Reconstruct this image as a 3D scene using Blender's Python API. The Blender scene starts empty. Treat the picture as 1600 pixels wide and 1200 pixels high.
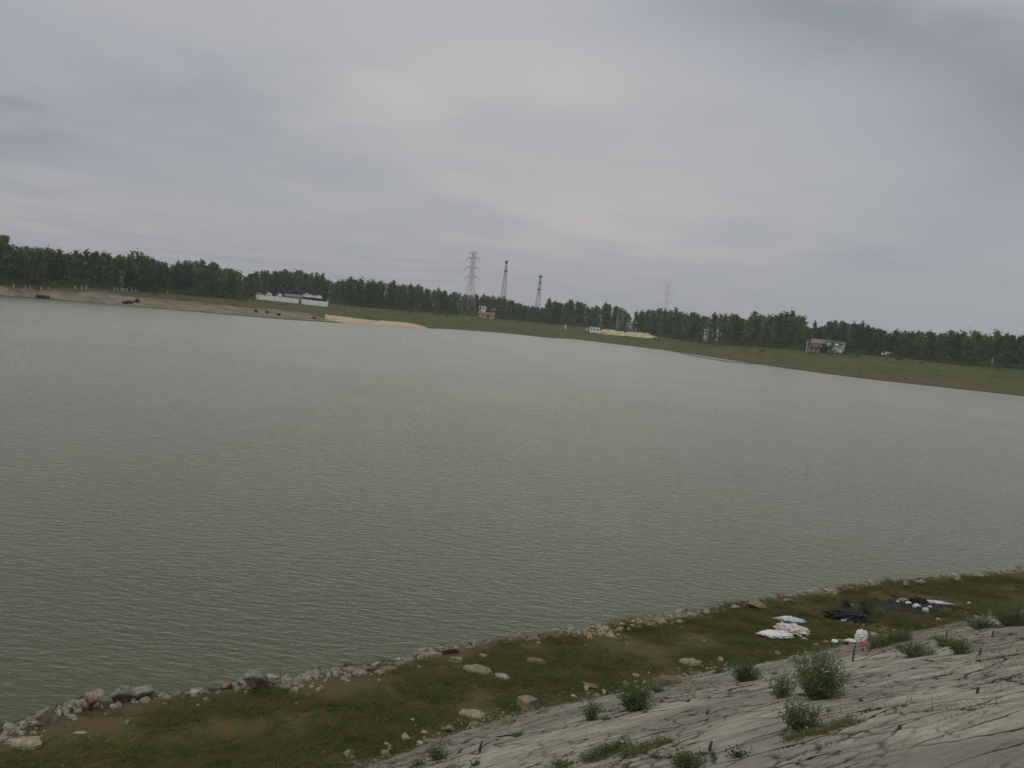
import bpy, bmesh, math, random
import numpy as np
from mathutils import Vector, Matrix, noise as mnoise
rnd = random.Random(7)
R_ = math.radians

# ------------------------------------------------------------------ camera
W0, H0, F0 = 1600.0, 1200.0, 1500.0
CAM = np.array([0.0, 0.0, 8.0])
PITCH, ROLL = R_(4.17), R_(5.5)
fw = np.array([0, math.cos(PITCH), -math.sin(PITCH)])
r0 = np.array([1.0, 0, 0]); u0 = np.cross(r0, fw)
cr = math.cos(ROLL) * r0 + math.sin(ROLL) * u0
cu = math.cos(ROLL) * u0 - math.sin(ROLL) * r0
sc = bpy.context.scene
cd = bpy.data.cameras.new("camera"); cam = bpy.data.objects.new("camera", cd)
sc.collection.objects.link(cam); sc.camera = cam
cd.sensor_width = 36; cd.lens = 36 * F0 / W0; cd.clip_start = 0.1; cd.clip_end = 12000
M = Matrix.Identity(4)
for i in range(3):
    M[i][0] = cr[i]; M[i][1] = cu[i]; M[i][2] = -fw[i]; M[i][3] = CAM[i]
cam.matrix_world = M

def ray(px, py):
    d = fw + (px - 800) / F0 * cr - (py - 600) / F0 * cu
    return d

# ------------------------------------------------------------------ world, sun, exposure
SUN_EL, SUN_AZ = R_(48), R_(-150)          # azimuth from +Y towards +X
w = bpy.data.worlds.new("World"); sc.world = w; w.use_nodes = True
nt = w.node_tree; N = nt.nodes; L = nt.links; N.clear()

def nmath(nt, op, a, b=None, c=None, clamp=False):
    n = nt.nodes.new("ShaderNodeMath"); n.operation = op; n.use_clamp = clamp
    for i, v in enumerate((a, b, c)):
        if v is None: continue
        if isinstance(v, (int, float)): n.inputs[i].default_value = v
        else: nt.links.new(v, n.inputs[i])
    return n.outputs[0]

def nmix(nt, fac, a, b):
    n = nt.nodes.new("ShaderNodeMix"); n.data_type = 'RGBA'
    for k, v in ((0, fac), (6, a), (7, b)):
        if isinstance(v, (int, float)): n.inputs[k].default_value = v
        elif isinstance(v, tuple): n.inputs[k].default_value = (v[0], v[1], v[2], 1)
        else: nt.links.new(v, n.inputs[k])
    return n.outputs[2]

def nnoise(nt, vec, scale, detail=4, rough=0.55, dist=0.0):
    n = nt.nodes.new("ShaderNodeTexNoise"); n.inputs['Scale'].default_value = scale
    n.inputs['Detail'].default_value = detail; n.inputs['Roughness'].default_value = rough
    n.inputs['Distortion'].default_value = dist
    if vec is not None: nt.links.new(vec, n.inputs['Vector'])
    return n

def nramp(nt, fac, stops):
    n = nt.nodes.new("ShaderNodeValToRGB"); e = n.color_ramp.elements
    while len(e) < len(stops): e.new(0.5)
    for i, (p, c) in enumerate(stops):
        e[i].position = p; e[i].color = (c[0], c[1], c[2], 1) if isinstance(c, tuple) else (c, c, c, 1)
    nt.links.new(fac, n.inputs[0]); return n.outputs[0]

tc = N.new("ShaderNodeTexCoord")
sep = N.new("ShaderNodeSeparateXYZ"); L.new(tc.outputs['Generated'], sep.inputs[0])
X, Y, Z = sep.outputs
az = nmath(nt, 'MULTIPLY', nmath(nt, 'ARCTAN2', X, Y), 57.2958)
el = nmath(nt, 'MULTIPLY', nmath(nt, 'ARCSINE', Z), 57.2958)
# cloud-layer coordinates: the view direction cut with a flat layer overhead
zc = nmath(nt, 'ADD', nmath(nt, 'MAXIMUM', Z, 0.0), 0.10)
cmb = N.new("ShaderNodeCombineXYZ")
L.new(nmath(nt, 'DIVIDE', X, zc), cmb.inputs[0]); L.new(nmath(nt, 'DIVIDE', Y, zc), cmb.inputs[1])
n1 = nnoise(nt, cmb.outputs[0], 0.55, 5, 0.55, 0.3)
n2 = nnoise(nt, cmb.outputs[0], 1.6, 5, 0.5, 0.2)
wx = nmath(nt, 'MULTIPLY', nmath(nt, 'SUBTRACT', n1.outputs[0], 0.5), 20)
wy = nmath(nt, 'MULTIPLY', nmath(nt, 'SUBTRACT', n2.outputs[0], 0.5), 7)
azw = nmath(nt, 'ADD', az, wx); elw = nmath(nt, 'ADD', el, wy)
def sky_dir(px, py):
    d = ray(px, py); d = d / np.linalg.norm(d)
    return math.degrees(math.atan2(d[0], d[1])), math.degrees(math.asin(d[2]))
def blob(px, py, sa, se, amp):
    a, e = sky_dir(px, py)
    q = nmath(nt, 'POWER', nmath(nt, 'ABSOLUTE', nmath(nt, 'DIVIDE', nmath(nt, 'SUBTRACT', azw, a), sa)), 2.0)
    r = nmath(nt, 'POWER', nmath(nt, 'ABSOLUTE', nmath(nt, 'DIVIDE', nmath(nt, 'SUBTRACT', elw, e), se)), 2.0)
    g = nmath(nt, 'EXPONENT', nmath(nt, 'MULTIPLY', nmath(nt, 'ADD', q, r), -1.0))
    return nmath(nt, 'MULTIPLY', g, amp)
lum = nmath(nt, 'MULTIPLY_ADD', nmath(nt, 'SUBTRACT', n1.outputs[0], 0.5), 0.30, 0.60)
lum = nmath(nt, 'MULTIPLY_ADD', nmath(nt, 'SUBTRACT', n2.outputs[0], 0.5), 0.34, lum)
for b in ((60, 235, 9, 2.8, -.26), (380, 170, 8, 2.2, -.13), (1300, 15, 10, 3.2, -.33), (1560, 130, 6, 4.0, -.24),
          (1480, 390, 10, 3.5, -.12), (100, 315, 9, 1.8, .20), (700, 160, 10, 4.0, .16), (1000, 330, 11, 3.2, .20),
          (980, 120, 6, 2.0, .10), (850, 230, 5, 1.2, -.06), (250, 60, 10, 3.0, .05), (1270, 290, 8, 2.5, .03),
          (1560, 250, 5, 3.0, -.12), (20, 20, 8, 3, -.08), (1350, 405, 5, .8, -.10)):
    lum = nmath(nt, 'ADD', lum, blob(*b))
lum = nmath(nt, 'MAXIMUM', lum, 0.05)
zen = nmath(nt, 'MULTIPLY', nmath(nt, 'POWER', nmath(nt, 'MAXIMUM', Z, 0.0), 1.5), 0.9)
lumz = nmath(nt, 'ADD', lum, zen)
tint = nramp(nt, lum, [(0.18, (0.205, 0.224, 0.262)), (0.45, (0.340, 0.352, 0.388)), (0.65, (0.410, 0.412, 0.426)), (0.9, (0.530, 0.488, 0.470))])
vm = N.new("ShaderNodeVectorMath"); vm.operation = 'SCALE'
L.new(tint, vm.inputs[0]); L.new(nmath(nt, 'ADD', 1.0, nmath(nt, 'MULTIPLY', zen, 1.2)), vm.inputs['Scale'])
sky = N.new("ShaderNodeTexSky"); sky.sky_type = 'NISHITA'; sky.sun_disc = False
sky.sun_elevation = SUN_EL; sky.sun_rotation = SUN_AZ
vs = N.new("ShaderNodeVectorMath"); vs.operation = 'SCALE'; vs.inputs['Scale'].default_value = 0.08
L.new(sky.outputs[0], vs.inputs[0])
# a few percent of the clear sky shines through the cloud layer
mixc = nmix(nt, 0.94, vs.outputs[0], vm.outputs[0])
bg = N.new("ShaderNodeBackground"); bg.inputs[1].default_value = 1.0; L.new(mixc, bg.inputs[0])
wo = N.new("ShaderNodeOutputWorld"); L.new(bg.outputs[0], wo.inputs[0])

sl = bpy.data.lights.new("sun", 'SUN'); sl.energy = 1.15; sl.angle = R_(14); sl.color = (1.0, 0.96, 0.90)
so = bpy.data.objects.new("sun", sl); sc.collection.objects.link(so)
sd = Vector((math.sin(SUN_AZ) * math.cos(SUN_EL), math.cos(SUN_AZ) * math.cos(SUN_EL), math.sin(SUN_EL)))
so.rotation_euler = sd.to_track_quat('Z', 'Y').to_euler()
sc.view_settings.view_transform = 'Standard'; sc.view_settings.look = 'None'
sc.view_settings.exposure = 0.0; sc.view_settings.gamma = 1.0; sc.view_settings.use_curve_mapping = False
sc.cycles.volume_bounces = 0; sc.cycles.max_bounces = 6; sc.cycles.transparent_max_bounces = 8

# ------------------------------------------------------------------ object helpers
COL = sc.collection
def tag(o, label=None, cat=None, group=None, kind=None):
    if label: o['label'] = label
    if cat: o['category'] = cat
    if group: o['group'] = group
    if kind: o['kind'] = kind
    return o
def link(name, me, mat=None, parent=None, smooth=False):
    if mat is not None: me.materials.append(mat)
    if smooth: me.polygons.foreach_set('use_smooth', [True] * len(me.polygons))
    o = bpy.data.objects.new(name, me); COL.objects.link(o)
    if parent is not None: o.parent = parent
    return o
def empty(name, loc, rz=0, label=None, cat=None, group=None):
    o = bpy.data.objects.new(name, None); COL.objects.link(o)
    o.location = loc; o.rotation_euler = (0, 0, rz); o.empty_display_size = 0.3
    return tag(o, label, cat, group)
def np_mesh(name, V, Fq, k):
    """fast mesh: V (n,3), Fq (m,k)"""
    me = bpy.data.meshes.new(name)
    V = np.asarray(V, np.float32); Fq = np.asarray(Fq, np.int32)
    me.vertices.add(len(V)); me.vertices.foreach_set('co', V.ravel())
    me.loops.add(Fq.size); me.loops.foreach_set('vertex_index', Fq.ravel())
    me.polygons.add(len(Fq)); me.polygons.foreach_set('loop_start', np.arange(0, Fq.size, k, dtype=np.int32))
    me.polygons.foreach_set('loop_total', np.full(len(Fq), k, np.int32))
    me.update(calc_edges=True); me.validate()
    return me
def attr(me, name, vals):
    a = me.attributes.new(name, 'FLOAT', 'POINT'); a.data.foreach_set('value', np.asarray(vals, np.float32).ravel())
class MB:
    def __init__(s): s.v = []; s.f = []
    def box(s, c, d, rz=0, taper=1.0):
        n = len(s.v); cx, cy, cz = c; hx, hy, hz = d[0] / 2, d[1] / 2, d[2] / 2
        ca, sa = math.cos(rz), math.sin(rz)
        for z in (-1, 1):
            k = taper if z > 0 else 1
            for x, y in ((-1, -1), (1, -1), (1, 1), (-1, 1)):
                X, Y = x * hx * k, y * hy * k
                s.v.append((cx + X * ca - Y * sa, cy + X * sa + Y * ca, cz + z * hz))
        for f in ((0, 3, 2, 1), (4, 5, 6, 7), (0, 1, 5, 4), (1, 2, 6, 5), (2, 3, 7, 6), (3, 0, 4, 7)):
            s.f.append(tuple(n + i for i in f))
        return s
    def bar(s, a, b, r, r2=None, k=4):
        a = Vector(a); b = Vector(b); r2 = r if r2 is None else r2
        d = (b - a); 
        if d.length < 1e-6: return s
        q = d.to_track_quat('Z', 'Y'); n = len(s.v)
        for p, rr in ((a, r), (b, r2)):
            for i in range(k):
                t = 2 * math.pi * (i + .5) / k
                s.v.append(tuple(p + q @ Vector((math.cos(t) * rr, math.sin(t) * rr, 0))))
        for i in range(k):
            j = (i + 1) % k; s.f.append((n + i, n + j, n + k + j, n + k + i))
        s.f.append(tuple(n + i for i in reversed(range(k)))); s.f.append(tuple(n + k + i for i in range(k)))
        return s
    def tube(s, pts, rs, k=5):
        for i in range(len(pts) - 1): s.bar(pts[i], pts[i + 1], rs[i], rs[i + 1], k)
        return s
    def gable(s, c, w, d, h, ov=0.3):
        """gable roof prism along x, base centre c"""
        x, y, z = c; n = len(s.v); a, b = w / 2 + ov, d / 2 + ov; t = 0.12
        P = [(-a, -b, 0), (a, -b, 0), (a, b, 0), (-a, b, 0), (-a, 0, h), (a, 0, h)]
        for p in P: s.v.append((x + p[0], y + p[1], z + p[2]))
        for p in P: s.v.append((x + p[0], y + p[1], z + p[2] + t))
        for f in ((6, 7, 11, 10), (8, 9, 10, 11), (7, 8, 11), (9, 6, 10), (0, 1, 7, 6), (2, 3, 9, 8), (3, 2, 1, 0)):
            s.f.append(tuple(n + i for i in f))
        return s
    def build(s, name, mat, parent=None, smooth=False):
        me = bpy.data.meshes.new(name); me.from_pydata(s.v, [], s.f); me.update()
        return link(name, me, mat, parent, smooth)

# ------------------------------------------------------------------ numpy noise
def _hash(ix, iy, seed):
    h = (ix.astype(np.int64) * 374761393 + iy.astype(np.int64) * 668265263 + seed * 982451653) & 0xffffffff
    h = ((h ^ (h >> 13)) * 1274126177) & 0xffffffff
    return ((h ^ (h >> 16)) & 0xffffff) / float(0xffffff)
def vnoise(x, y, seed=0):
    x = np.asarray(x, float); y = np.asarray(y, float)
    ix = np.floor(x).astype(np.int64); iy = np.floor(y).astype(np.int64); fx = x - ix; fy = y - iy
    fx = fx * fx * (3 - 2 * fx); fy = fy * fy * (3 - 2 * fy)
    a = _hash(ix, iy, seed); b = _hash(ix + 1, iy, seed); c = _hash(ix, iy + 1, seed); d = _hash(ix + 1, iy + 1, seed)
    return (a * (1 - fx) + b * fx) * (1 - fy) + (c * (1 - fx) + d * fx) * fy
def fbm(x, y, seed=0, o=4):
    s = 0; a = .5; t = 0
    for i in range(o):
        s = s + a * vnoise(x * 2 ** i, y * 2 ** i, seed + i * 17); t += a; a *= .5
    return s / t
def voro(x, y, seed):
    ix = np.floor(x).astype(np.int64); iy = np.floor(y).astype(np.int64)
    f1 = np.full(x.shape, 9.); f2 = np.full(x.shape, 9.); ci = np.zeros(x.shape); cxx = np.zeros(x.shape); cyy = np.zeros(x.shape)
    for dx in (-1, 0, 1):
        for dy in (-1, 0, 1):
            gx, gy = ix + dx, iy + dy
            px = gx + .1 + .8 * _hash(gx, gy, seed); py = gy + .1 + .8 * _hash(gx, gy, seed + 5)
            d = np.hypot(px - x, py - y); idv = _hash(gx, gy, seed + 9)
            closer = d < f1
            f2 = np.where(closer, f1, np.minimum(f2, d)); ci = np.where(closer, idv, ci)
            cxx = np.where(closer, px, cxx); cyy = np.where(closer, py, cyy); f1 = np.where(closer, d, f1)
    return f1, f2, ci, x - cxx, y - cyy

# ------------------------------------------------------------------ materials
def mat(name, rough=0.8, spec=0.3):
    m = bpy.data.materials.new(name); m.use_nodes = True
    b = m.node_tree.nodes['Principled BSDF']; b.inputs['Roughness'].default_value = rough
    b.inputs['Specular IOR Level'].default_value = spec
    return m, m.node_tree, b
def simple(name, c1, c2, scale=3.0, rough=0.8, bump=0.0, bscale=None, spec=0.3, objrand=0.0, detail=4, coord='Object'):
    m, nt, b = mat(name, rough, spec)
    tc = nt.nodes.new("ShaderNodeTexCoord")
    n = nnoise(nt, tc.outputs[coord], scale, detail, 0.6)
    f = nramp(nt, n.outputs[0], [(0.32, 0.0), (0.68, 1.0)])
    col = nmix(nt, f, c1, c2)
    if objrand:
        oi = nt.nodes.new("ShaderNodeObjectInfo")
        hs = nt.nodes.new("ShaderNodeHueSaturation")
        nt.links.new(nmath(nt, 'MULTIPLY_ADD', oi.outputs['Random'], 2 * objrand, 1 - objrand), hs.inputs['Value'])
        r2 = nmath(nt, 'FRACT', nmath(nt, 'MULTIPLY', oi.outputs['Random'], 7.31))
        nt.links.new(nmath(nt, 'MULTIPLY_ADD', r2, .02, .49), hs.inputs['Hue'])
        nt.links.new(col, hs.inputs['Color']); col = hs.outputs[0]
    if 'rock' in name:
        ge = nt.nodes.new("ShaderNodeNewGeometry"); sx = nt.nodes.new("ShaderNodeSeparateXYZ"); nt.links.new(ge.outputs['Position'], sx.inputs[0])
        wz = nmath(nt, 'MULTIPLY_ADD', n.outputs[0], .06, sx.outputs[2])
        col = nmix(nt, nramp(nt, wz, [(.09, 1.0), (.15, 0.0)]), col, (.045, .042, .030))
    nt.links.new(col, b.inputs['Base Color'])
    if bump:
        n2 = nnoise(nt, tc.outputs[coord], bscale or scale * 4, 5, 0.65)
        bp = nt.nodes.new("ShaderNodeBump"); bp.inputs['Strength'].default_value = 1.0; bp.inputs['Distance'].default_value = bump
        nt.links.new(n2.outputs[0], bp.inputs['Height']); nt.links.new(bp.outputs[0], b.inputs['Normal'])
    return m
def leafmat(name, c1, c2, scale=.8, objrand=.2):
    m = simple(name, c1, c2, scale, .65, 0, spec=.25, objrand=objrand)
    nt = m.node_tree; b = nt.nodes['Principled BSDF']; out = nt.nodes['Material Output']
    tr = nt.nodes.new("ShaderNodeBsdfTranslucent"); mx = nt.nodes.new("ShaderNodeMixShader"); mx.inputs[0].default_value = .45
    col = b.inputs['Base Color'].links[0].from_socket
    nt.links.new(col, tr.inputs[0]); nt.links.new(b.outputs[0], mx.inputs[1]); nt.links.new(tr.outputs[0], mx.inputs[2])
    nt.links.new(mx.outputs[0], out.inputs[0])
    return m
MT = {}
MT['tree'] = leafmat('poplar_leaves', (.068, .112, .032), (.118, .170, .052), .5, .34)
MT['trunk'] = simple('bark', (.10, .09, .07), (.16, .15, .12), 4)
MT['weed'] = leafmat('weed_leaves', (.060, .100, .026), (.125, .165, .058), 6, .15)
MT['weed_y'] = leafmat('yellow_weed_leaves', (.12, .14, .05), (.20, .20, .08), 9, .1)
MT['darkweed'] = leafmat('dark_weed_leaves', (.020, .030, .012), (.045, .055, .022), 9, .1)
MT['stem'] = simple('weed_stem', (.08, .09, .04), (.14, .12, .07), 9)
MT['flower'] = simple('pale_seed_head', (.26, .28, .20), (.40, .42, .32), 9)
MT['rock_tan'] = simple('tan_rock', (.13, .11, .068), (.30, .265, .18), 9, .85, .03, 14, objrand=.22)
MT['rock_grey'] = simple('grey_rock', (.10, .10, .075), (.25, .24, .185), 9, .85, .03, 14, objrand=.2)
MT['rock_brown'] = simple('brown_rock', (.10, .075, .042), (.20, .15, .09), 9, .9, .03, 14, objrand=.15)
MT['rock_pale'] = simple('pale_rock', (.19, .185, .145), (.36, .35, .28), 9, .85, .02, 14, objrand=.12)
MT['white'] = simple('whitewash', (.55, .56, .54), (.72, .73, .70), .8, .8)
MT['white_dirty'] = simple('stained_whitewash', (.20, .21, .20), (.44, .44, .40), .8, .8)
MT['brick'] = simple('red_brick', (.14, .085, .065), (.22, .13, .10), 1.2, .85)
MT['tan'] = simple('tan_plaster', (.30, .22, .15), (.42, .32, .22), .7, .85)
MT['roof_grey'] = simple('grey_tiles', (.09, .095, .10), (.15, .155, .165), 1.0, .7)
MT['roof_red'] = simple('reddish_tiles', (.13, .080, .062), (.20, .125, .095), 1.0, .8)
MT['roof_dark'] = simple('dark_tiles', (.04, .045, .05), (.07, .075, .08), 1.0, .7)
MT['dark'] = simple('dark_glass', (.012, .013, .015), (.03, .03, .035), 2, .25, spec=.5)
MT['steel'] = simple('galvanised_steel', (.20, .20, .20), (.32, .31, .31), 2, .5, spec=.5)
MT['steel_dark'] = simple('dark_painted_steel', (.05, .06, .07), (.10, .10, .11), 2, .5, spec=.5)
MT['ins'] = simple('insulator_glaze', (.08, .04, .03), (.14, .08, .06), 2, .3)
MT['wire'] = simple('aluminium_cable', (.16, .17, .18), (.24, .25, .26), 2, .5)
MT['straw'] = simple('straw_and_sand', (.26, .21, .12), (.46, .40, .27), .5, .95, .15, 2.0, detail=6)
MT['plastic'] = simple('white_woven_plastic', (.42, .43, .42), (.66, .67, .66), 9, .5, .02, 20)
MT['plastic_pink'] = simple('soiled_woven_plastic', (.34, .29, .26), (.60, .56, .53), 11, .6, .03, 20)
MT['plastic_blue'] = simple('bluish_plastic', (.28, .34, .34), (.55, .61, .62), 10, .45, .02, 20)
MT['red'] = simple('red_print', (.35, .05, .07), (.50, .12, .13), 12, .6)
MT['cloth_dark'] = simple('dark_wet_cloth', (.010, .010, .013), (.028, .026, .032), 9, .8, .02, 20)
MT['cloth_red'] = simple('faded_red_cloth', (.11, .03, .03), (.20, .06, .05), 9, .85, .02, 20)
MT['green_lid'] = simple('pale_green_plastic', (.42, .58, .45), (.62, .74, .58), 9, .4)
MT['ash'] = simple('black_ash', (.007, .007, .008), (.030, .027, .026), 6, .95, .03, 20)
MT['wood_stake'] = simple('rotten_wood', (.035, .025, .02), (.07, .05, .04), 9, .9)

# water ------------------------------------------------------------
def water_mat():
    m = bpy.data.materials.new('reservoir_water'); m.use_nodes = True; nt = m.node_tree; nt.nodes.clear()
    out = nt.nodes.new("ShaderNodeOutputMaterial"); df = nt.nodes.new("ShaderNodeBsdfDiffuse"); gl = nt.nodes.new("ShaderNodeBsdfGlossy")
    gl.inputs['Roughness'].default_value = .26; gl.inputs['Color'].default_value = (1, .998, .90, 1)
    tc = nt.nodes.new("ShaderNodeTexCoord"); P = tc.outputs['Object']
    big = nnoise(nt, P, .02, 3)
    nt.links.new(nmix(nt, big.outputs[0], (.034, .046, .010), (.043, .055, .014)), df.inputs[0])
    mp = nt.nodes.new("ShaderNodeMapping"); mp.inputs['Rotation'].default_value = (0, 0, R_(42))
    mp.inputs['Scale'].default_value = (.42, 1, 1); nt.links.new(P, mp.inputs[0])
    w1 = nnoise(nt, mp.outputs[0], 4.0, 4, .6, .3)
    mp2 = nt.nodes.new("ShaderNodeMapping"); mp2.inputs['Rotation'].default_value = (0, 0, R_(22)); mp2.inputs['Scale'].default_value = (.4, 1, 1); nt.links.new(P, mp2.inputs[0])
    w2 = nnoise(nt, mp2.outputs[0], 5.5, 3, .6, .2)
    w3 = nnoise(nt, P, 1.1, 2)
    patch = nramp(nt, nnoise(nt, P, .06, 4, .6, .6).outputs[0], [(.3, .78), (.7, 1.0)])
    h = nmath(nt, 'ADD', nmath(nt, 'MULTIPLY', w1.outputs[0], .15), nmath(nt, 'MULTIPLY', w2.outputs[0], .055))
    h = nmath(nt, 'ADD', h, nmath(nt, 'MULTIPLY', w3.outputs[0], .05))
    h = nmath(nt, 'MULTIPLY', h, patch)
    bp = nt.nodes.new("ShaderNodeBump"); bp.inputs['Distance'].default_value = .8; nt.links.new(h, bp.inputs['Height'])
    b2 = nt.nodes.new("ShaderNodeBump"); b2.inputs['Distance'].default_value = .60; nt.links.new(h, b2.inputs['Height'])
    fr = nt.nodes.new("ShaderNodeFresnel"); fr.inputs['IOR'].default_value = 1.33; nt.links.new(b2.outputs[0], fr.inputs['Normal'])
    nt.links.new(bp.outputs[0], gl.inputs['Normal'])
    mx = nt.nodes.new("ShaderNodeMixShader"); nt.links.new(fr.outputs[0], mx.inputs[0]); nt.links.new(df.outputs[0], mx.inputs[1]); nt.links.new(gl.outputs[0], mx.inputs[2])
    nt.links.new(mx.outputs[0], out.inputs[0])
    return m
MT['water'] = water_mat()

def near_ground_mat():
    m, nt, b = mat('grassy_mud', .95, .15)
    tc = nt.nodes.new("ShaderNodeTexCoord"); P = tc.outputs['Object']
    a = nramp(nt, nnoise(nt, P, .75, 5, .6, .4).outputs[0], [(.38, 0.0), (.62, 1.0)])
    c = nmix(nt, a, (.112, .070, .030), (.050, .070, .014))
    s = nramp(nt, nnoise(nt, P, 9, 4, .7).outputs[0], [(.3, 0.0), (.7, 1.0)])
    c2 = nmix(nt, nmath(nt, 'MULTIPLY', s, .5), c, (.10, .078, .048))
    ab = nt.nodes.new("ShaderNodeAttribute"); ab.attribute_name = 'belt'
    c2 = nmix(nt, ab.outputs['Fac'], c2, nmix(nt, s, (.085, .055, .030), (.125, .092, .055)))
    at = nt.nodes.new("ShaderNodeAttribute"); at.attribute_name = 'wet'
    c3 = nmix(nt, at.outputs['Fac'], c2, (.05, .042, .032))
    ag = nt.nodes.new("ShaderNodeAttribute"); ag.attribute_name = 'grit'
    g = nramp(nt, nnoise(nt, P, 22, 3, .7).outputs[0], [(.35, (.07, .06, .045)), (.65, (.24, .21, .16))])
    c4 = nmix(nt, ag.outputs['Fac'], c3, g)
    nt.links.new(c4, b.inputs['Base Color'])
    bp = nt.nodes.new("ShaderNodeBump"); bp.inputs['Distance'].default_value = .05
    nt.links.new(nnoise(nt, P, 12, 5, .7).outputs[0], bp.inputs['Height']); nt.links.new(bp.outputs[0], b.inputs['Normal'])
    return m
MT['near_ground'] = near_ground_mat()

def far_ground_mat():
    m, nt, b = mat('far_bank_ground', .95, .12)
    tc = nt.nodes.new("ShaderNodeTexCoord"); P = tc.outputs['Object']
    a = nramp(nt, nnoise(nt, P, .045, 5, .65).outputs[0], [(.40, 0.0), (.60, 1.0)])
    s = nramp(nt, nnoise(nt, P, .35, 4, .7).outputs[0], [(.3, 0.0), (.7, 1.0)])
    c = nmix(nt, a, (.098, .080, .030), (.050, .082, .016))
    c = nmix(nt, nmath(nt, 'MULTIPLY', s, .40), c, (.088, .086, .030))
    ab = nt.nodes.new("ShaderNodeAttribute"); ab.attribute_name = 'brown'
    c = nmix(nt, ab.outputs['Fac'], c, nmix(nt, s, (.075, .052, .034), (.125, .085, .055)))
    asn = nt.nodes.new("ShaderNodeAttribute"); asn.attribute_name = 'sand'
    sd_ = nmix(nt, nramp(nt, nnoise(nt, P, .22, 6, .75).outputs[0], [(.36, 0.0), (.62, 1.0)]), (.095, .088, .060), (.235, .205, .145))
    c = nmix(nt, asn.outputs['Fac'], c, sd_)
    ay = nt.nodes.new("ShaderNodeAttribute"); ay.attribute_name = 'yellow'
    c = nmix(nt, ay.outputs['Fac'], c, nmix(nt, s, (.36, .27, .16), (.52, .42, .28)))
    aw = nt.nodes.new("ShaderNodeAttribute"); aw.attribute_name = 'wet'
    c = nmix(nt, aw.outputs['Fac'], c, (.035, .032, .024))
    nt.links.new(c, b.inputs['Base Color'])
    bp = nt.nodes.new("ShaderNodeBump"); bp.inputs['Distance'].default_value = .6
    nt.links.new(nnoise(nt, P, .8, 5, .7).outputs[0], bp.inputs['Height']); nt.links.new(bp.outputs[0], b.inputs['Normal'])
    return m
MT['far_ground'] = far_ground_mat()

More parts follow.
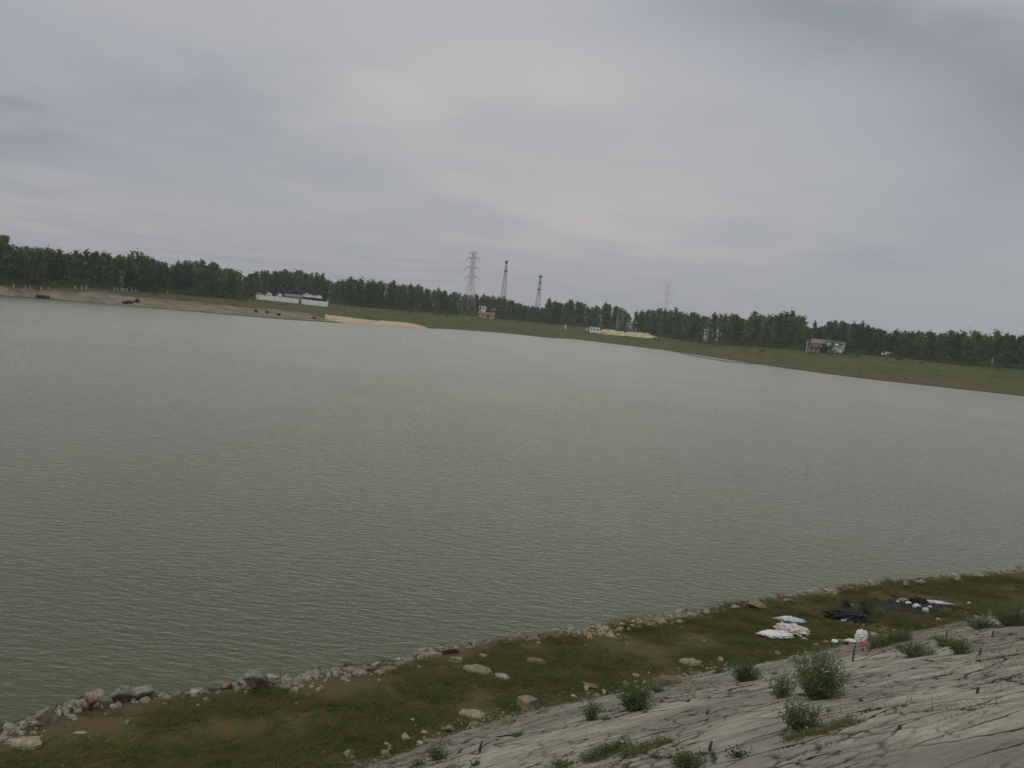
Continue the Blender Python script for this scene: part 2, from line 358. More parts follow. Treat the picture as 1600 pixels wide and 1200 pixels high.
def revet_mat():
    m, nt, b = mat('old_mortared_stone', .9, .2)
    tc = nt.nodes.new("ShaderNodeTexCoord"); P = tc.outputs['Object']
    rot = nt.nodes.new('ShaderNodeMapping'); rot.inputs['Rotation'].default_value = (0, 0, R_(-25)); nt.links.new(P, rot.inputs[0])
    stv = nt.nodes.new('ShaderNodeMapping'); stv.inputs['Scale'].default_value = (.27, 1.0, 1); nt.links.new(rot.outputs[0], stv.inputs[0])
    stk = nt.nodes.new('ShaderNodeMapping'); stk.inputs['Scale'].default_value = (.14, 1, 1); nt.links.new(rot.outputs[0], stk.inputs[0])
    wv = nnoise(nt, P, 1.1, 5, .62); wsub = nt.nodes.new("ShaderNodeVectorMath"); wsub.operation = 'MULTIPLY_ADD'
    nt.links.new(wv.outputs['Color'], wsub.inputs[0]); wsub.inputs[1].default_value = (.18, .26, 0); nt.links.new(stv.outputs[0], wsub.inputs[2])
    def vor(scale, w0, w1, vec):
        v = nt.nodes.new("ShaderNodeTexVoronoi"); v.feature = 'DISTANCE_TO_EDGE'; v.inputs['Scale'].default_value = scale; v.voronoi_dimensions = '2D'
        nt.links.new(vec, v.inputs['Vector']); return nramp(nt, v.outputs['Distance'], [(w0, 1.0), (w1, 0.0)])
    v1 = vor(1.5, .008, .030, wsub.outputs[0]); v2 = vor(3.6, .012, .06, wsub.outputs[0])
    k1 = nramp(nt, nnoise(nt, P, .55, 3, .6).outputs[0], [(.42, 0.0), (.52, 1.0)])
    k2 = nramp(nt, nnoise(nt, P, .42, 4, .65, .5).outputs[0], [(.50, 0.0), (.58, 1.0)])
    fine = nmath(nt, 'MAXIMUM', nmath(nt, 'MULTIPLY', v1, nmath(nt, 'MULTIPLY_ADD', k1, .6, .4)), nmath(nt, 'MULTIPLY', v2, k2))
    vc = nt.nodes.new("ShaderNodeTexVoronoi"); vc.inputs['Scale'].default_value = 3.4; vc.voronoi_dimensions = '2D'; nt.links.new(wsub.outputs[0], vc.inputs['Vector'])
    a = nramp(nt, nnoise(nt, P, .8, 6, .65, .3).outputs[0], [(.35, 0.0), (.66, 1.0)])
    c = nmix(nt, a, (.29, .272, .195), (.40, .385, .295))
    s = nramp(nt, nnoise(nt, P, 10, 6, .75).outputs[0], [(.32, 0.0), (.7, 1.0)])
    c = nmix(nt, nmath(nt, 'MULTIPLY', s, .40), c, (.20, .185, .13))
    st = nramp(nt, nnoise(nt, stk.outputs[0], 5.5, 5, .7).outputs[0], [(.48, 0.0), (.62, 1.0)])
    c = nmix(nt, nmath(nt, 'MULTIPLY', st, .62), c, (.12, .115, .085))
    sh = nramp(nt, nnoise(nt, stk.outputs[0], 9, 4, .7).outputs[0], [(.60, 0.0), (.70, 1.0)])
    c = nmix(nt, nmath(nt, 'MULTIPLY', sh, .45), c, (.46, .455, .37))
    sp = nt.nodes.new("ShaderNodeSeparateColor"); nt.links.new(vc.outputs['Color'], sp.inputs[0])
    c = nmix(nt, nmath(nt, 'MULTIPLY', nmath(nt, 'MULTIPLY', sp.outputs[0], k2), .75), c, (.17, .162, .125))
    ac = nt.nodes.new("ShaderNodeAttribute"); ac.attribute_name = 'cell'
    c = nmix(nt, nmath(nt, 'MULTIPLY', ac.outputs['Fac'], .55), c, (.20, .188, .145))
    ad = nt.nodes.new("ShaderNodeAttribute"); ad.attribute_name = 'dark'
    c = nmix(nt, ad.outputs['Fac'], c, nmix(nt, s, (.11, .108, .085), (.21, .20, .16)))
    ak = nt.nodes.new("ShaderNodeAttribute"); ak.attribute_name = 'crack'
    c = nmix(nt, nmath(nt, 'MAXIMUM', ak.outputs['Fac'], nmath(nt, 'MULTIPLY', fine, 1.0)), c, (.012, .010, .005))
    nt.links.new(c, b.inputs['Base Color'])
    bp = nt.nodes.new("ShaderNodeBump"); bp.inputs['Distance'].default_value = .02
    hh = nmath(nt, 'SUBTRACT', nnoise(nt, P, 18, 6, .7).outputs[0], nmath(nt, 'MULTIPLY', fine, 1.5))
    nt.links.new(hh, bp.inputs['Height']); nt.links.new(bp.outputs[0], b.inputs['Normal'])
    return m
MT['revet'] = revet_mat()

# ------------------------------------------------------------------ near bank geometry
def on_plane(px, py, z):
    d = ray(px, py); t = (z - CAM[2]) / d[2]
    return CAM + d * t
ang = R_(36.0)
uh = np.array([math.cos(ang), math.sin(ang)]); nh = np.array([math.sin(ang), -math.cos(ang)])
P0 = on_plane(0, 1135, 0)[:2]
def to_us(x, y):
    return (x - P0[0]) * uh[0] + (y - P0[1]) * uh[1], (x - P0[0]) * nh[0] + (y - P0[1]) * nh[1]
def to_xy(u, s):
    return P0[0] + u * uh[0] + s * nh[0], P0[1] + u * uh[1] + s * nh[1]
near_shore = [(-200, 1190), (0, 1137), (60, 1116), (140, 1092), (250, 1083), (330, 1080), (400, 1068), (500, 1052), (620, 1032), (740, 1008), (860, 996),
              (940, 978), (1040, 964), (1120, 951), (1180, 938), (1260, 928), (1330, 917), (1410, 908), (1500, 902), (1600, 892), (1700, 878)]
us = [to_us(*on_plane(px, py, 0)[:2]) for px, py in near_shore]
SU = np.array([-60] + [a for a, b in us] + [90]); SS = np.array([0.0] + [b for a, b in us] + [us[-1][1] + .5])
foot_px = [(400, 1245), (590, 1196), (680, 1160), (840, 1112), (990, 1082), (1130, 1048), (1240, 1030), (1310, 1012), (1450, 985), (1540, 966), (1600, 955)]
fz = 0.42
fu = [to_us(*on_plane(px, py, fz)[:2]) for px, py in foot_px]
FU = np.array([-60] + [a for a, b in fu] + [90]); FS = np.array([fu[0][1]] + [b for a, b in fu] + [fu[-1][1]])
SLOPE = 0.40; CREST = 13.2
def shore_s(u): return np.interp(u, SU, SS) + .22 * (fbm(u * 1.3, u * 0 + 3.3, 11, 3) - .5)
def foot_s(u): return np.interp(u, FU, FS)
def revet_relief(u, q):
    """plates of cracked mortar over rough stone; returns height, crack, cell, dark"""
    wu = u + .45 * (fbm(u * .9, q * 1.3, 31, 4) - .5) + .10 * (fbm(u * 6, q * 6, 33, 2) - .5)
    wq = q + .20 * (fbm(u * .9, q * 1.5, 37, 4) - .5) + .08 * (fbm(u * 6, q * 6, 39, 2) - .5)
    ca_, sa2 = math.cos(R_(12)), math.sin(R_(12)); wu, wq = wu * ca_ + wq * sa2, -wu * sa2 + wq * ca_
    f1, f2, ci, dx, dy = voro(wu / 1.7, wq / .48, 41)
    e = f2 - f1
    keep = np.clip((fbm(u * .35, q * .8, 51, 3) - .44) * 9 + .3, 0.0, 1)     # where the mortar skin survives it hides the joints
    crack = np.clip(1 - e / .06, 0, 1) * keep
    g1, g2, gi, gx, gy = voro(wu / .50 + 7, wq / .20, 61)
    k2 = np.clip((fbm(u * .5, q * .9, 71, 3) - .48) * 9, 0, 1)
    crack2 = np.clip(1 - (g2 - g1) / .16, 0, 1) * k2
    sm = np.clip(e / .22, 0, 1)
    h = ((ci - .5) * .035 + dy * .03) * keep * sm + .020 * (fbm(u * 3, q * 5, 81, 4) - .5) + .03 * (fbm(u * .8, q * .8, 83, 3) - .5)
    h = h + (gi - .5) * .03 * k2 * np.clip((g2 - g1) / .3, 0, 1)
    h = h - .045 * crack - .025 * crack2
    dark = np.clip((fbm(u * .22 + 3, q * .7, 91, 5) - .47 + .10 * np.clip((u - 12) / 8, -1, 1) * np.clip(1 - q / 6, 0, 1)) * 5, 0, 1) * .8
    return h, np.clip(crack ** .7 + crack2 * .8, 0, 1), np.maximum(ci * keep, gi * k2), dark
def ground_z(x, y, fine=True):
    u, s = to_us(np.asarray(x, float), np.asarray(y, float))
    ss = shore_s(u); fs = foot_s(u)
    f = np.clip((s - ss) / (fs - ss), 0, 1)
    strip = .10 * np.clip((s - ss) / .5, -20, 1) + (fz - .10) * f ** .8 + .10 * (fbm(u * .6, s * .6, 5, 4) - .5) * np.clip((s - ss) * 2, 0, 1) * np.clip((fs - s) * 2, 0, 1)
    q = s - fs
    hh = revet_relief(u, q)[0] if fine else 0
    slope = fz + .05 + SLOPE * np.minimum(q, CREST) + hh
    return np.where(q > 0, slope, strip)
def hit_near(px, py):
    d = ray(px, py); ts = np.linspace(4, 60, 2400); ts = ts / math.hypot(d[0], d[1])
    P = CAM[None] + ts[:, None] * d[None]
    g = ground_z(P[:, 0], P[:, 1], True)
    k = np.argmax(P[:, 2] < g)
    return Vector((P[k, 0], P[k, 1], float(g[k])))

def grid_mesh(name, A, B, fn):
    a, b = np.meshgrid(A, B, indexing='ij')
    x, y, z, at = fn(a, b)
    V = np.stack([x.ravel(), y.ravel(), z.ravel()], 1)
    na, nb = len(A), len(B); i = np.arange(na - 1)[:, None] * nb + np.arange(nb - 1)[None]
    i = i.ravel(); Fq = np.stack([i, i + nb, i + nb + 1, i + 1], 1)
    v0, v1, v3 = V[Fq[0, 0]], V[Fq[0, 1]], V[Fq[0, 3]]
    if np.cross(v1 - v0, v3 - v0)[2] < 0: Fq = Fq[:, ::-1]
    me = np_mesh(name, V, Fq, 4)
    for k, vals in at.items(): attr(me, k, vals)
    return me
def spaced(lo, a, b, hi, fine, coarse):
    return np.unique(np.concatenate([np.arange(lo, a, coarse), np.arange(a, b, fine), np.arange(b, hi + .1, coarse)]))

def f_strip(a, b):
    ss = shore_s(a); fs = foot_s(a)
    s = np.where(b < 0, ss + b * 4, ss + b * (fs + .25 - ss))
    x, y = to_xy(a, s)
    f = np.clip((s - ss) / (fs - ss), 0, 1)
    strip = .10 * np.clip((s - ss) / .5, -20, 1) + (fz - .10) * f ** .8 + .10 * (fbm(a * .6, s * .6, 5, 4) - .5) * np.clip((s - ss) * 2, 0, 1) * np.clip((fs - s) * 2, 0, 1)
    z = strip + .03 * (fbm(a * 4, s * 4, 6, 3) - .5)
    wet = np.clip(1 - (s - ss) / .55, 0, 1)
    grit = np.clip(1.2 - (fs - s) / .5 + 1.6 * (fbm(a * 1.5, s * 1.5, 8, 3) - .6), 0, 1) * .8 + np.clip(.9 - np.abs(s - ss - .3) / .35, 0, 1) * .5
    return x, y, z, {'wet': wet, 'grit': np.clip(grit, 0, 1), 'belt': np.clip(1.25 - (s - ss) / 1.5 + 2.2 * (fbm(a * .55, s * .9, 9, 4) - .55), 0, 1) * .9}
me = grid_mesh('near_bank', spaced(-60, -8, 44, 90, .07, 1.0), np.concatenate([np.linspace(-1, 0, 6)[:-1], np.linspace(0, 1, 80)]), f_strip)
tag(link('near_bank_ground', me, MT['near_ground'], smooth=True), kind='structure')

def f_rev(a, b):
    s = foot_s(a) + b; x, y = to_xy(a, s)
    h, cr_, ce, dk = revet_relief(a, b)
    z = fz + .05 + SLOPE * b + h
    z = np.where(b < .001, fz - .15, z)
    return x, y, z, {'crack': cr_, 'cell': ce, 'dark': dk}
me = grid_mesh('revet', spaced(-60, -4, 34, 90, .034, .5), np.concatenate([[0.0], np.arange(.02, CREST, .024), [CREST]]), f_rev)
tag(link('stone_slope', me, MT['revet']), kind='structure')
cz = fz + .05 + SLOPE * CREST
def f_crest(a, b):
    s = foot_s(a) + CREST + b; x, y = to_xy(a, s)
    z = cz - np.where(b > 7, (b - 7) * .5, 0) - .004 + .01 * (fbm(a, b, 3) - .5)
    return x, y, z, {'crack': a * 0, 'cell': a * 0, 'dark': a * 0}
me = grid_mesh('crest', np.arange(-60, 91, 1.0), np.array([-.02, 1, 3, 5, 7, 9, 12, 16, 19]), f_crest)
tag(link('dam_crest', me, MT['revet']), kind='structure')

# water
me = bpy.data.meshes.new('water')
k = 64; vs_ = [(2900 * math.cos(2 * math.pi * i / k), 2900 * math.sin(2 * math.pi * i / k), 0) for i in range(k)]
me.from_pydata(vs_, [], [tuple(range(k))]); me.update()
tag(link('water', me, MT['water']), kind='structure')

# ------------------------------------------------------------------ far shore
far_shore = [(-500, 430), (-200, 449), (0, 462.5), (60, 466), (130, 472), (200, 478.5), (270, 484), (360, 492), (428, 498), (520, 504), (560, 506), (640, 511), (668, 513), (700, 514),
             (785, 520), (860, 528), (900, 530), (980, 540), (1040, 547), (1130, 561), (1225, 575), (1290, 584), (1370, 594), (1480, 606), (1600, 619), (1800, 640), (2100, 668)]
wood_base = [(-500, 400, 270), (-200, 424, 280), (0, 440, 290), (140, 447, 305), (260, 457, 325), (360, 466, 350), (385, 466, 385), (400, 463.5, 405), (512, 472.5, 425), (524, 475.5, 420), (650, 487, 440), (730, 493, 460), (860, 506, 490),
             (940, 513, 470), (1030, 525, 440), (1100, 537, 410), (1200, 543, 385), (1320, 550.5, 370), (1420, 560, 360), (1500, 570, 352), (1600, 577, 346), (1800, 592, 335), (2100, 615, 320)]
def az_d(p): return math.atan2(p[0], p[1]), math.hypot(p[0], p[1])
fa = np.array([az_d(on_plane(px, py, 0)) for px, py in far_shore])
wa = []
for px, py, d in wood_base:
    r = ray(px, py); t = d / math.hypot(r[0], r[1]); p = CAM + r * t
    wa.append((math.atan2(p[0], p[1]), d, p[2]))
wa = np.array(wa)
def f_ds(a): return np.interp(a, fa[:, 0], fa[:, 1])
def f_dw(a): return np.interp(a, wa[:, 0], wa[:, 1])
def f_zw(a): return np.interp(a, wa[:, 0], wa[:, 2])
EDGE = 0.30
def far_z(x, y):
    a = np.arctan2(x, y); d = np.hypot(x, y)
    ds = f_ds(a) + 2.0 * (fbm(a * 260, a * 0, 21, 3) - .5); dw = f_dw(a); zw = f_zw(a)
    t = d - ds; L_ = dw - ds
    z = np.where(t < 0, np.maximum(t * .5, -2.0), np.where(t < .8, EDGE * t / .8, EDGE + (zw - EDGE) * np.clip((t - .8) / (L_ - .8), 0, 1)))
    z = z + .25 * (fbm(x * .08, y * .08, 23, 3) - .5) * np.clip(t / 15, 0, 1)
    return z
def hit_far(px, py):
    d = ray(px, py); ts = np.linspace(200, 900, 5600) / math.hypot(d[0], d[1])
    P = CAM[None] + ts[:, None] * d[None]; g = far_z(P[:, 0], P[:, 1])
    k = int(np.argmax(P[:, 2] < g))
    return Vector((P[k, 0], P[k, 1], float(g[k])))
def at_dist(px, py, d):
    r = ray(px, py); return Vector(CAM + r * (d / math.hypot(r[0], r[1])))
def px_az(px, py=500):
    r = ray(px, py); return math.atan2(r[0], r[1])

sandtop = [(-500, 412), (-200, 434), (0, 447.5), (130, 456), (270, 469.5), (360, 478), (430, 483.5), (480, 490), (512, 499), (530, 503.6)]
yeltop = [(508, 491.5), (516, 492.5), (560, 498), (600, 501), (640, 504.8), (656, 508), (668, 513)]
sa_ = np.array([az_d(hit_far(px, py)) for px, py in sandtop]); ya_ = np.array([az_d(hit_far(px, py)) for px, py in yeltop])
def f_far(A, D):
    # D is a row parameter: <=0 under water, 0..1 shore to wood, >1 beyond
    ds = f_ds(A) + 2.0 * (fbm(A * 260, A * 0, 21, 3) - .5); dw = f_dw(A)
    d = np.where(D <= 0, ds + D * 6, np.where(D <= 1, ds + D * (dw - ds), dw + (D - 1) * 100))
    x = d * np.sin(A); y = d * np.cos(A); z = far_z(x, y)
    n = fbm(x * .22, y * .22, 27, 4) - .5
    st = np.interp(A, sa_[:, 0], sa_[:, 1], left=sa_[0, 1], right=0); sand = np.clip((st + n * 9 - d) / 2.5 + .5, 0, 1) * (st > 0) * (d > ds) * (A < sa_[-1, 0])
    yt = np.interp(A, ya_[:, 0], ya_[:, 1], left=0, right=0); yel = np.clip((yt + n * 3 - d) / 1.0 + .5, 0, 1) * (yt > 0) * np.clip((A - px_az(507)) / .012 + (d - ds) / 12 - .6 + n * 1.6, 0, 1)
    right = np.clip((A - px_az(640)) / .1, 0, 1)
    br = np.clip(1.0 - (d - ds) / (6 + 16 * np.clip((A - px_az(1100)) / .3, 0, 1)) + n * 2.0, 0, 1) * right * .85
    lef = np.clip((px_az(430) - A) / .15, 0, 1) * np.clip((d - st) / 4, 0, 1) * .55 * (d < dw + 2)
    wet = np.clip(1 - (z - .02) / .22, 0, 1) * np.where(yel > .5, .2, 1)
    return x, y, z, {'sand': sand, 'yellow': yel, 'brown': np.clip(br + lef, 0, 1), 'wet': wet}
A = np.arange(px_az(-600), px_az(2200), .0007)
D = np.concatenate([[-4, -1.5, -.6, -.2], np.linspace(0, .1, 16), np.linspace(.1, 1, 70)[1:], [1.05, 1.2, 1.5, 2, 3, 5, 8, 13, 20, 24]])
me = grid_mesh('far_bank', A, D, f_far)
tag(link('far_bank_ground', me, MT['far_ground'], smooth=True), kind='structure')

# thin mud spit just off the far bank
V = []; Fc = []
pts = []
for i in range(60):
    px = 1052 + i * 2.3
    ysh = np.interp(px, [p[0] for p in far_shore], [p[1] for p in far_shore])
    f = i / 59; off = 3.2 * math.sin(math.pi * min(1, f * 1.05)) ** .6
    pts.append(on_plane(px, ysh + max(.3, off), 0))
mb = MB()
for i in range(59):
    a, b = pts[i], pts[i + 1]
    wd = .9 + .4 * mnoise.noise(Vector((i * .4, 0, 0)))
    mb.bar((a[0], a[1], -.05), (b[0], b[1], -.05), .30 * wd, .30 * wd, 6)
tag(mb.build('mud_spit', simple('wet_mud', (.04, .035, .028), (.08, .07, .05), .5)), kind='structure')

# ------------------------------------------------------------------ trees
def leaf_cloud(pts, size, rs, flat=.0):
    n = len(pts); q = []
    d1 = rs.normal(size=(n, 3)); d1 /= np.linalg.norm(d1, axis=1)[:, None]
    d2 = rs.normal(size=(n, 3)); d2 = d2 - (d2 * d1).sum(1)[:, None] * d1; d2 /= np.linalg.norm(d2, axis=1)[:, None]
    s = size * rs.uniform(.6, 1.3, (n, 1))
    V = np.stack([pts - d1 * s * .5, pts + d2 * s * .32, pts + d1 * s * .5, pts - d2 * s * .32], 1).reshape(-1, 3)
    Fq = np.arange(4 * n).reshape(-1, 4)
    return V, Fq
def poplar_points(rs, n, H=14.0, Wd=4.0, kind=0, base=1.2):
    """leaf positions on branch clusters rising round a stem"""
    nc = 30 if kind == 0 else 34
    P = []
    for i in range(nc):
        f = (i + rs.uniform(0, 1)) / nc
        z = base + f * (H - base)
        if kind == 0: prof = (math.sin(math.pi * min(1, .12 + .88 * f)) ** .6) * (1 - .35 * f)
        else: prof = math.sqrt(max(0, 1 - ((f - .45) / .56) ** 2))
        a = rs.uniform(0, 2 * math.pi); r = Wd / 2 * prof * rs.uniform(.55, 1.05)
        c = np.array([r * math.cos(a), r * math.sin(a), z])
        k = int(n / nc)
        sp = np.array([.50, .50, .62]) * (1.0 if kind == 0 else 1.35) * rs.uniform(.6, 1.15)
        P.append(c + rs.normal(size=(k, 3)) * sp)
    # tip shoot
    k = int(n * .02); P.append(np.stack([rs.normal(0, .16, k), rs.normal(0, .16, k), rs.uniform(H - 1, H + .7, k)], 1))
    P = np.concatenate(P); P[:, 2] = np.maximum(P[:, 2], .1)
    return P
variants = []
for i in range(9):
    rs = np.random.RandomState(100 + i); kind = 0 if i < 7 else 1
    Wd = rs.uniform(3.0, 4.2) if kind == 0 else 7.5
    P = poplar_points(rs, 760 if kind == 0 else 1100, 14, Wd, kind, rs.uniform(.5, 2.6))
    V, Fq = leaf_cloud(P, .80, rs)
    cm = np_mesh('crown', V, Fq, 4); cm.materials.append(MT['tree'])
    mb = MB(); pts = [Vector((rs.uniform(-.1, .1) * k_, rs.uniform(-.1, .1) * k_, k_ * 3.1 - .3)) for k_ in range(5)]
    mb.tube(pts, [.17, .14, .11, .07, .03], 5)
    for j in range(7):
        z = rs.uniform(2, 10); a = rs.uniform(0, 6.28); l = Wd * .4
        mb.bar((0, 0, z), (l * math.cos(a), l * math.sin(a), z + 1.6), .05, .015, 4)
    tm = bpy.data.meshes.new('trunk'); tm.from_pydata(mb.v, [], mb.f); tm.update(); tm.materials.append(MT['trunk'])
    variants.append((cm, tm, Wd))
treetop = [(-400, 345), (-60, 372), (0, 366), (8, 372), (14, 384), (60, 383), (100, 394), (140, 393), (190, 398), (200, 396), (210, 394), (222, 397), (240, 405), (268, 411), (278, 404), (310, 408), (330, 409), (345, 416),
           (368, 421), (376, 430), (381, 430), (395, 421), (420, 420), (440, 419), (470, 422), (490, 426), (512, 432), (519, 442), (526, 435), (560, 435), (600, 439), (640, 444), (670, 450), (700, 454), (730, 458), (770, 460), (790, 465),
           (800, 470), (808, 469), (815, 476), (843, 477), (848, 480), (853, 470), (870, 469), (900, 470), (910, 472), (919, 482), (928, 475), (942, 472), (960, 476), (975, 481), (985, 496), (992, 483), (1015, 483), (1040, 482), (1070, 486),
           (1090, 492), (1115, 489), (1130, 489), (1150, 490), (1162, 499), (1172, 487), (1200, 489), (1240, 489), (1250, 492), (1257, 508), (1268, 506), (1276, 512), (1290, 500), (1310, 500), (1340, 504), (1370, 510), (1378, 513),
           (1387, 523), (1395, 515), (1420, 517), (1450, 516), (1490, 516), (1505, 520), (1560, 519), (1600, 523), (1700, 530), (2000, 550)]
TX = [p[0] for p in treetop]; TY = [p[1] for p in treetop]
def top_elev(px, d):
    y = float(np.interp(px, TX, TY)); return at_dist(px, y, d)[2]
seg = [(-99, 60, 'tree in the wood at the far left, beside the tallest tree'),
       (60, 128, 'tree in the left wood left of the hidden red house'),
       (128, 172, 'tree in the left wood around the hidden red house'),
       (172, 250, 'tree in the left wood around the broad round topped tree'),
       (250, 320, 'tree in the left part of the dense clump before the white compound'),
       (320, 379, 'tree in the right part of the dense clump before the white compound'),
       (379, 450, 'tree behind the two white gabled sheds of the compound'),
       (450, 520, 'tree behind the open barn end of the compound'),
       (520, 600, 'slim poplar above the yellow beach, right of the compound'),
       (600, 690, 'slim poplar in the even row before the big pylon'),
       (690, 740, 'slim poplar right behind the big pylon'),
       (740, 800, 'lower tree behind the white two windowed hut'),
       (800, 848, 'lower tree between the two thin masts'),
       (848, 919, 'tree in the square dark block left of the yellow heap'),
       (919, 985, 'tree in the short block behind the white end of the yellow heap'),
       (985, 1040, 'slim poplar behind the right part of the yellow heap'),
       (1040, 1100, 'slim poplar in the thin row right of the yellow heap'),
       (1100, 1165, 'tree around the narrow white house right of the yellow heap'),
       (1165, 1258, 'tree in the tall block left of the grey roofed farmhouse'),
       (1258, 1325, 'tree behind the grey roofed farmhouse'),
       (1325, 1388, 'tree in the low block between the farmhouse and the white van'),
       (1388, 1480, 'tree around the white gabled house in the right wood'),
       (1480, 1550, 'tree in the right wood left of the tiny white huts'),
       (1550, 1801, 'tree at the right end of the far wood')]
special = {0: 'tallest tree at the very left edge, standing above the rest of the wood',
           210: 'broad round topped tree rising above the wood over the white road posts',
           854: 'tree at the left end of the square block, right beside the thinner mast',
           1270: 'small pointed tree alone in the dip above the grey roofed farmhouse'}
trees = []
px = -40.0
while px < 1660: trees.append([px + rnd.uniform(-2, 2), rnd.uniform(0, 2.5), 0]); px += 8.6
px = -36.0
while px < 1650: trees.append([px + rnd.uniform(-4, 4), rnd.uniform(4, 8), 1]); px += 18.5
clear = [(398, 514), (744, 772), (1262, 1322)]   # buildings stand in front here
cnt = 0
def place_tree(px, extra, row, label=None, kindi=None, top=None, wscale=1):
    a_ = px_az(px, np.interp(px, [p[0] for p in wood_base], [p[1] for p in wood_base]))
    d = float(f_dw(a_)) + extra
    x, y = d * math.sin(a_), d * math.cos(a_); z = float(far_z(x, y))
    te = top_elev(px, d) if top is None else at_dist(px, top, d)[2]
    H = te - z
    jit = rnd.uniform(.84, 1.06) if top is None else 1
    if row == 1 and top is None: jit = rnd.uniform(.86, 1.0)
    sz = H * jit / 14.5
    i = kindi if kindi is not None else rnd.choice([0, 1, 2, 3, 4, 5, 6, 0, 1, 2, 3, 4, 5, 6, 7])
    cm, tm, Wd = variants[i]
    s_ = rnd.uniform(1.0, 1.45) * wscale * min(1.1, max(.7, sz))
    if label is None:
        for lo, hi, lb in seg:
            if lo <= px < hi: break
        label = lb if row == 0 else lb.replace('tree ', 'second row tree ', 1).replace('poplar ', 'second row poplar ', 1); group = 'trees: ' + label
    else: group = None
    o = empty('tree', (x, y, z - .1), rnd.uniform(0, 6.28), label, 'tree', group)
    o.scale = (s_, s_, sz)
    for nm, m_ in (('crown', cm), ('trunk', tm)):
        c = bpy.data.objects.new(nm, m_); COL.objects.link(c); c.parent = o
    return o
place_tree(2, 0, 0, special[0], 2, 366, 1.2)
place_tree(211, 0, 0, special[210], 7, 394, 1.15)
place_tree(855, 0, 0, special[854], 1, 466, 1.0)
place_tree(1269, 0, 0, special[1270], 4, 501, .8)
for px, ex, row in trees:
    if any(abs(px - q) < 6 for q in (2, 855, 1269)) and row == 0: continue
    if 204 < px < 218 and row == 0: continue
    if 980 < px < 991: continue
    if row == 0:
        for lo, hi in clear:
            if lo < px < hi: ex += 14 if hi - lo > 20 else 5; break
    if (1095 < px < 1130) and rnd.random() < .45: continue
    place_tree(px, ex, row)
# deeper wood behind the front rows: one mass
rs = np.random.RandomState(5); VV = []
px = -380.0
while px < 1990:
    for row in range(3):
        q = px + rs.uniform(-3, 3)
        if 981 < q < 989 or rs.rand() < .12: continue
        a_ = px_az(q, np.interp(q, [p[0] for p in wood_base], [p[1] for p in wood_base]))
        d = float(f_dw(a_)) + 18 + row * 7 + rs.uniform(0, 4); x, y = d * math.sin(a_), d * math.cos(a_); z = float(far_z(x, y))
        H = (top_elev(q, d) - z) * rs.uniform(.82, .96)
        P = poplar_points(rs, 260, 14, 4.2, 0, .6) * np.array([1.1, 1.1, H / 14.5]) + np.array([x, y, z])
        VV.append(P)
    px += 9.5
P = np.concatenate(VV); V, Fq = leaf_cloud(P, 1.0, rs)
o = link('wood_behind', np_mesh('wood_behind', V, Fq, 4), MT['tree'])
tag(o, 'deep dark mass of wood filling in behind the front trees of the far shore', 'woodland', kind='stuff')
# low scrub at the feet of the trees
VV = []
for i in range(1500):
    q = rs.uniform(-60, 1660)
    a_ = px_az(q, np.interp(q, [p[0] for p in wood_base], [p[1] for p in wood_base]))
    if 398 < q < 516 or 744 < q < 775 or 1262 < q < 1322: ex = rs.uniform(9, 14)
    else: ex = rs.uniform(-2.5, 4)
    d = float(f_dw(a_)) + ex; x, y = d * math.sin(a_), d * math.cos(a_); z = float(far_z(x, y))
    VV.append(rs.normal(size=(45, 3)) * np.array([1.0, 1.0, .7]) * rs.uniform(.5, 1.4) + np.array([x, y, z + .6]))
V, Fq = leaf_cloud(np.concatenate(VV), .5, rs)
tag(link('undergrowth', np_mesh('undergrowth', V, Fq, 4), MT['tree']), 'dark tangled undergrowth along the foot of the far wood', 'undergrowth', kind='stuff')

# bushes on the far bank --------------------------------------------------
def bush(px, py, w_, h_, label, group=None, name='bush', m='tree', p=None, n=260, leaf=.28):
    p = p or hit_far(px, py); rs = np.random.RandomState(int(px * 7 + py))
    o = empty(name, p, 0, label, 'bush', group)
    P = []
    for i in range(9):
        c = np.array([rs.uniform(-.35, .35) * w_, rs.uniform(-.35, .35) * w_, rs.uniform(.25, .75) * h_])
        P.append(c + rs.normal(size=(n // 9, 3)) * np.array([w_ * .16, w_ * .16, h_ * .16]))
    P = np.concatenate(P); P[:, 2] = np.abs(P[:, 2])
    V, Fq = leaf_cloud(P, leaf, rs)
    link('foliage', np_mesh('foliage', V, Fq, 4), MT[m], o)
    mb = MB()
    for i in range(5):
        a = rs.uniform(0, 6.28); mb.bar((0, 0, -.1), (w_ * .3 * math.cos(a), w_ * .3 * math.sin(a), h_ * .7), .04, .01, 4)
    mb.build('stem', MT['trunk'], o)
    return o
for (px, py) in ((400, 488), (417, 490), (435, 493)):
    bush(px, py, 1.1, .8, 'small round dark bush in the row of three below the white compound', 'three small bushes on the bare slope', m='darkweed')
bush(491, 498, 1.2, .6, 'small dark bush on the bare bank right of the row of three', m='darkweed')
bush(213, 472.5, 1.6, 1.1, 'dark upright bush at the right end of the low clump by the far left waterline', m='darkweed')
for px in (194, 199, 205): bush(px, 475, 1.1, .9, 'low dark bush in the clump by the far left waterline', 'low bushes by the left waterline', m='darkweed')
for px in (60, 66, 73): bush(px, 465 + (px - 60) * .1, 1.0, .8, 'low dark bush on the water edge far left, below the bare shore', 'low bushes at the far left water edge', m='darkweed')
for px, py, ww, hh in ((575, 500, 2.6, 1.5), (588, 501.5, 2.2, 1.2)):
    bush(px, py, ww, hh, 'green bush growing down onto the narrow yellow beach', 'bushes on the yellow beach', m='weed')
fb = [(1268, 554), (1275, 554.5), (1293, 555), (1299, 555), (1311, 555), (1160, 548), (1190, 550), (1340, 557), (1405, 563), (1560, 578), (640, 490), (700, 495), (980, 527), (1023, 531), (1440, 568)]
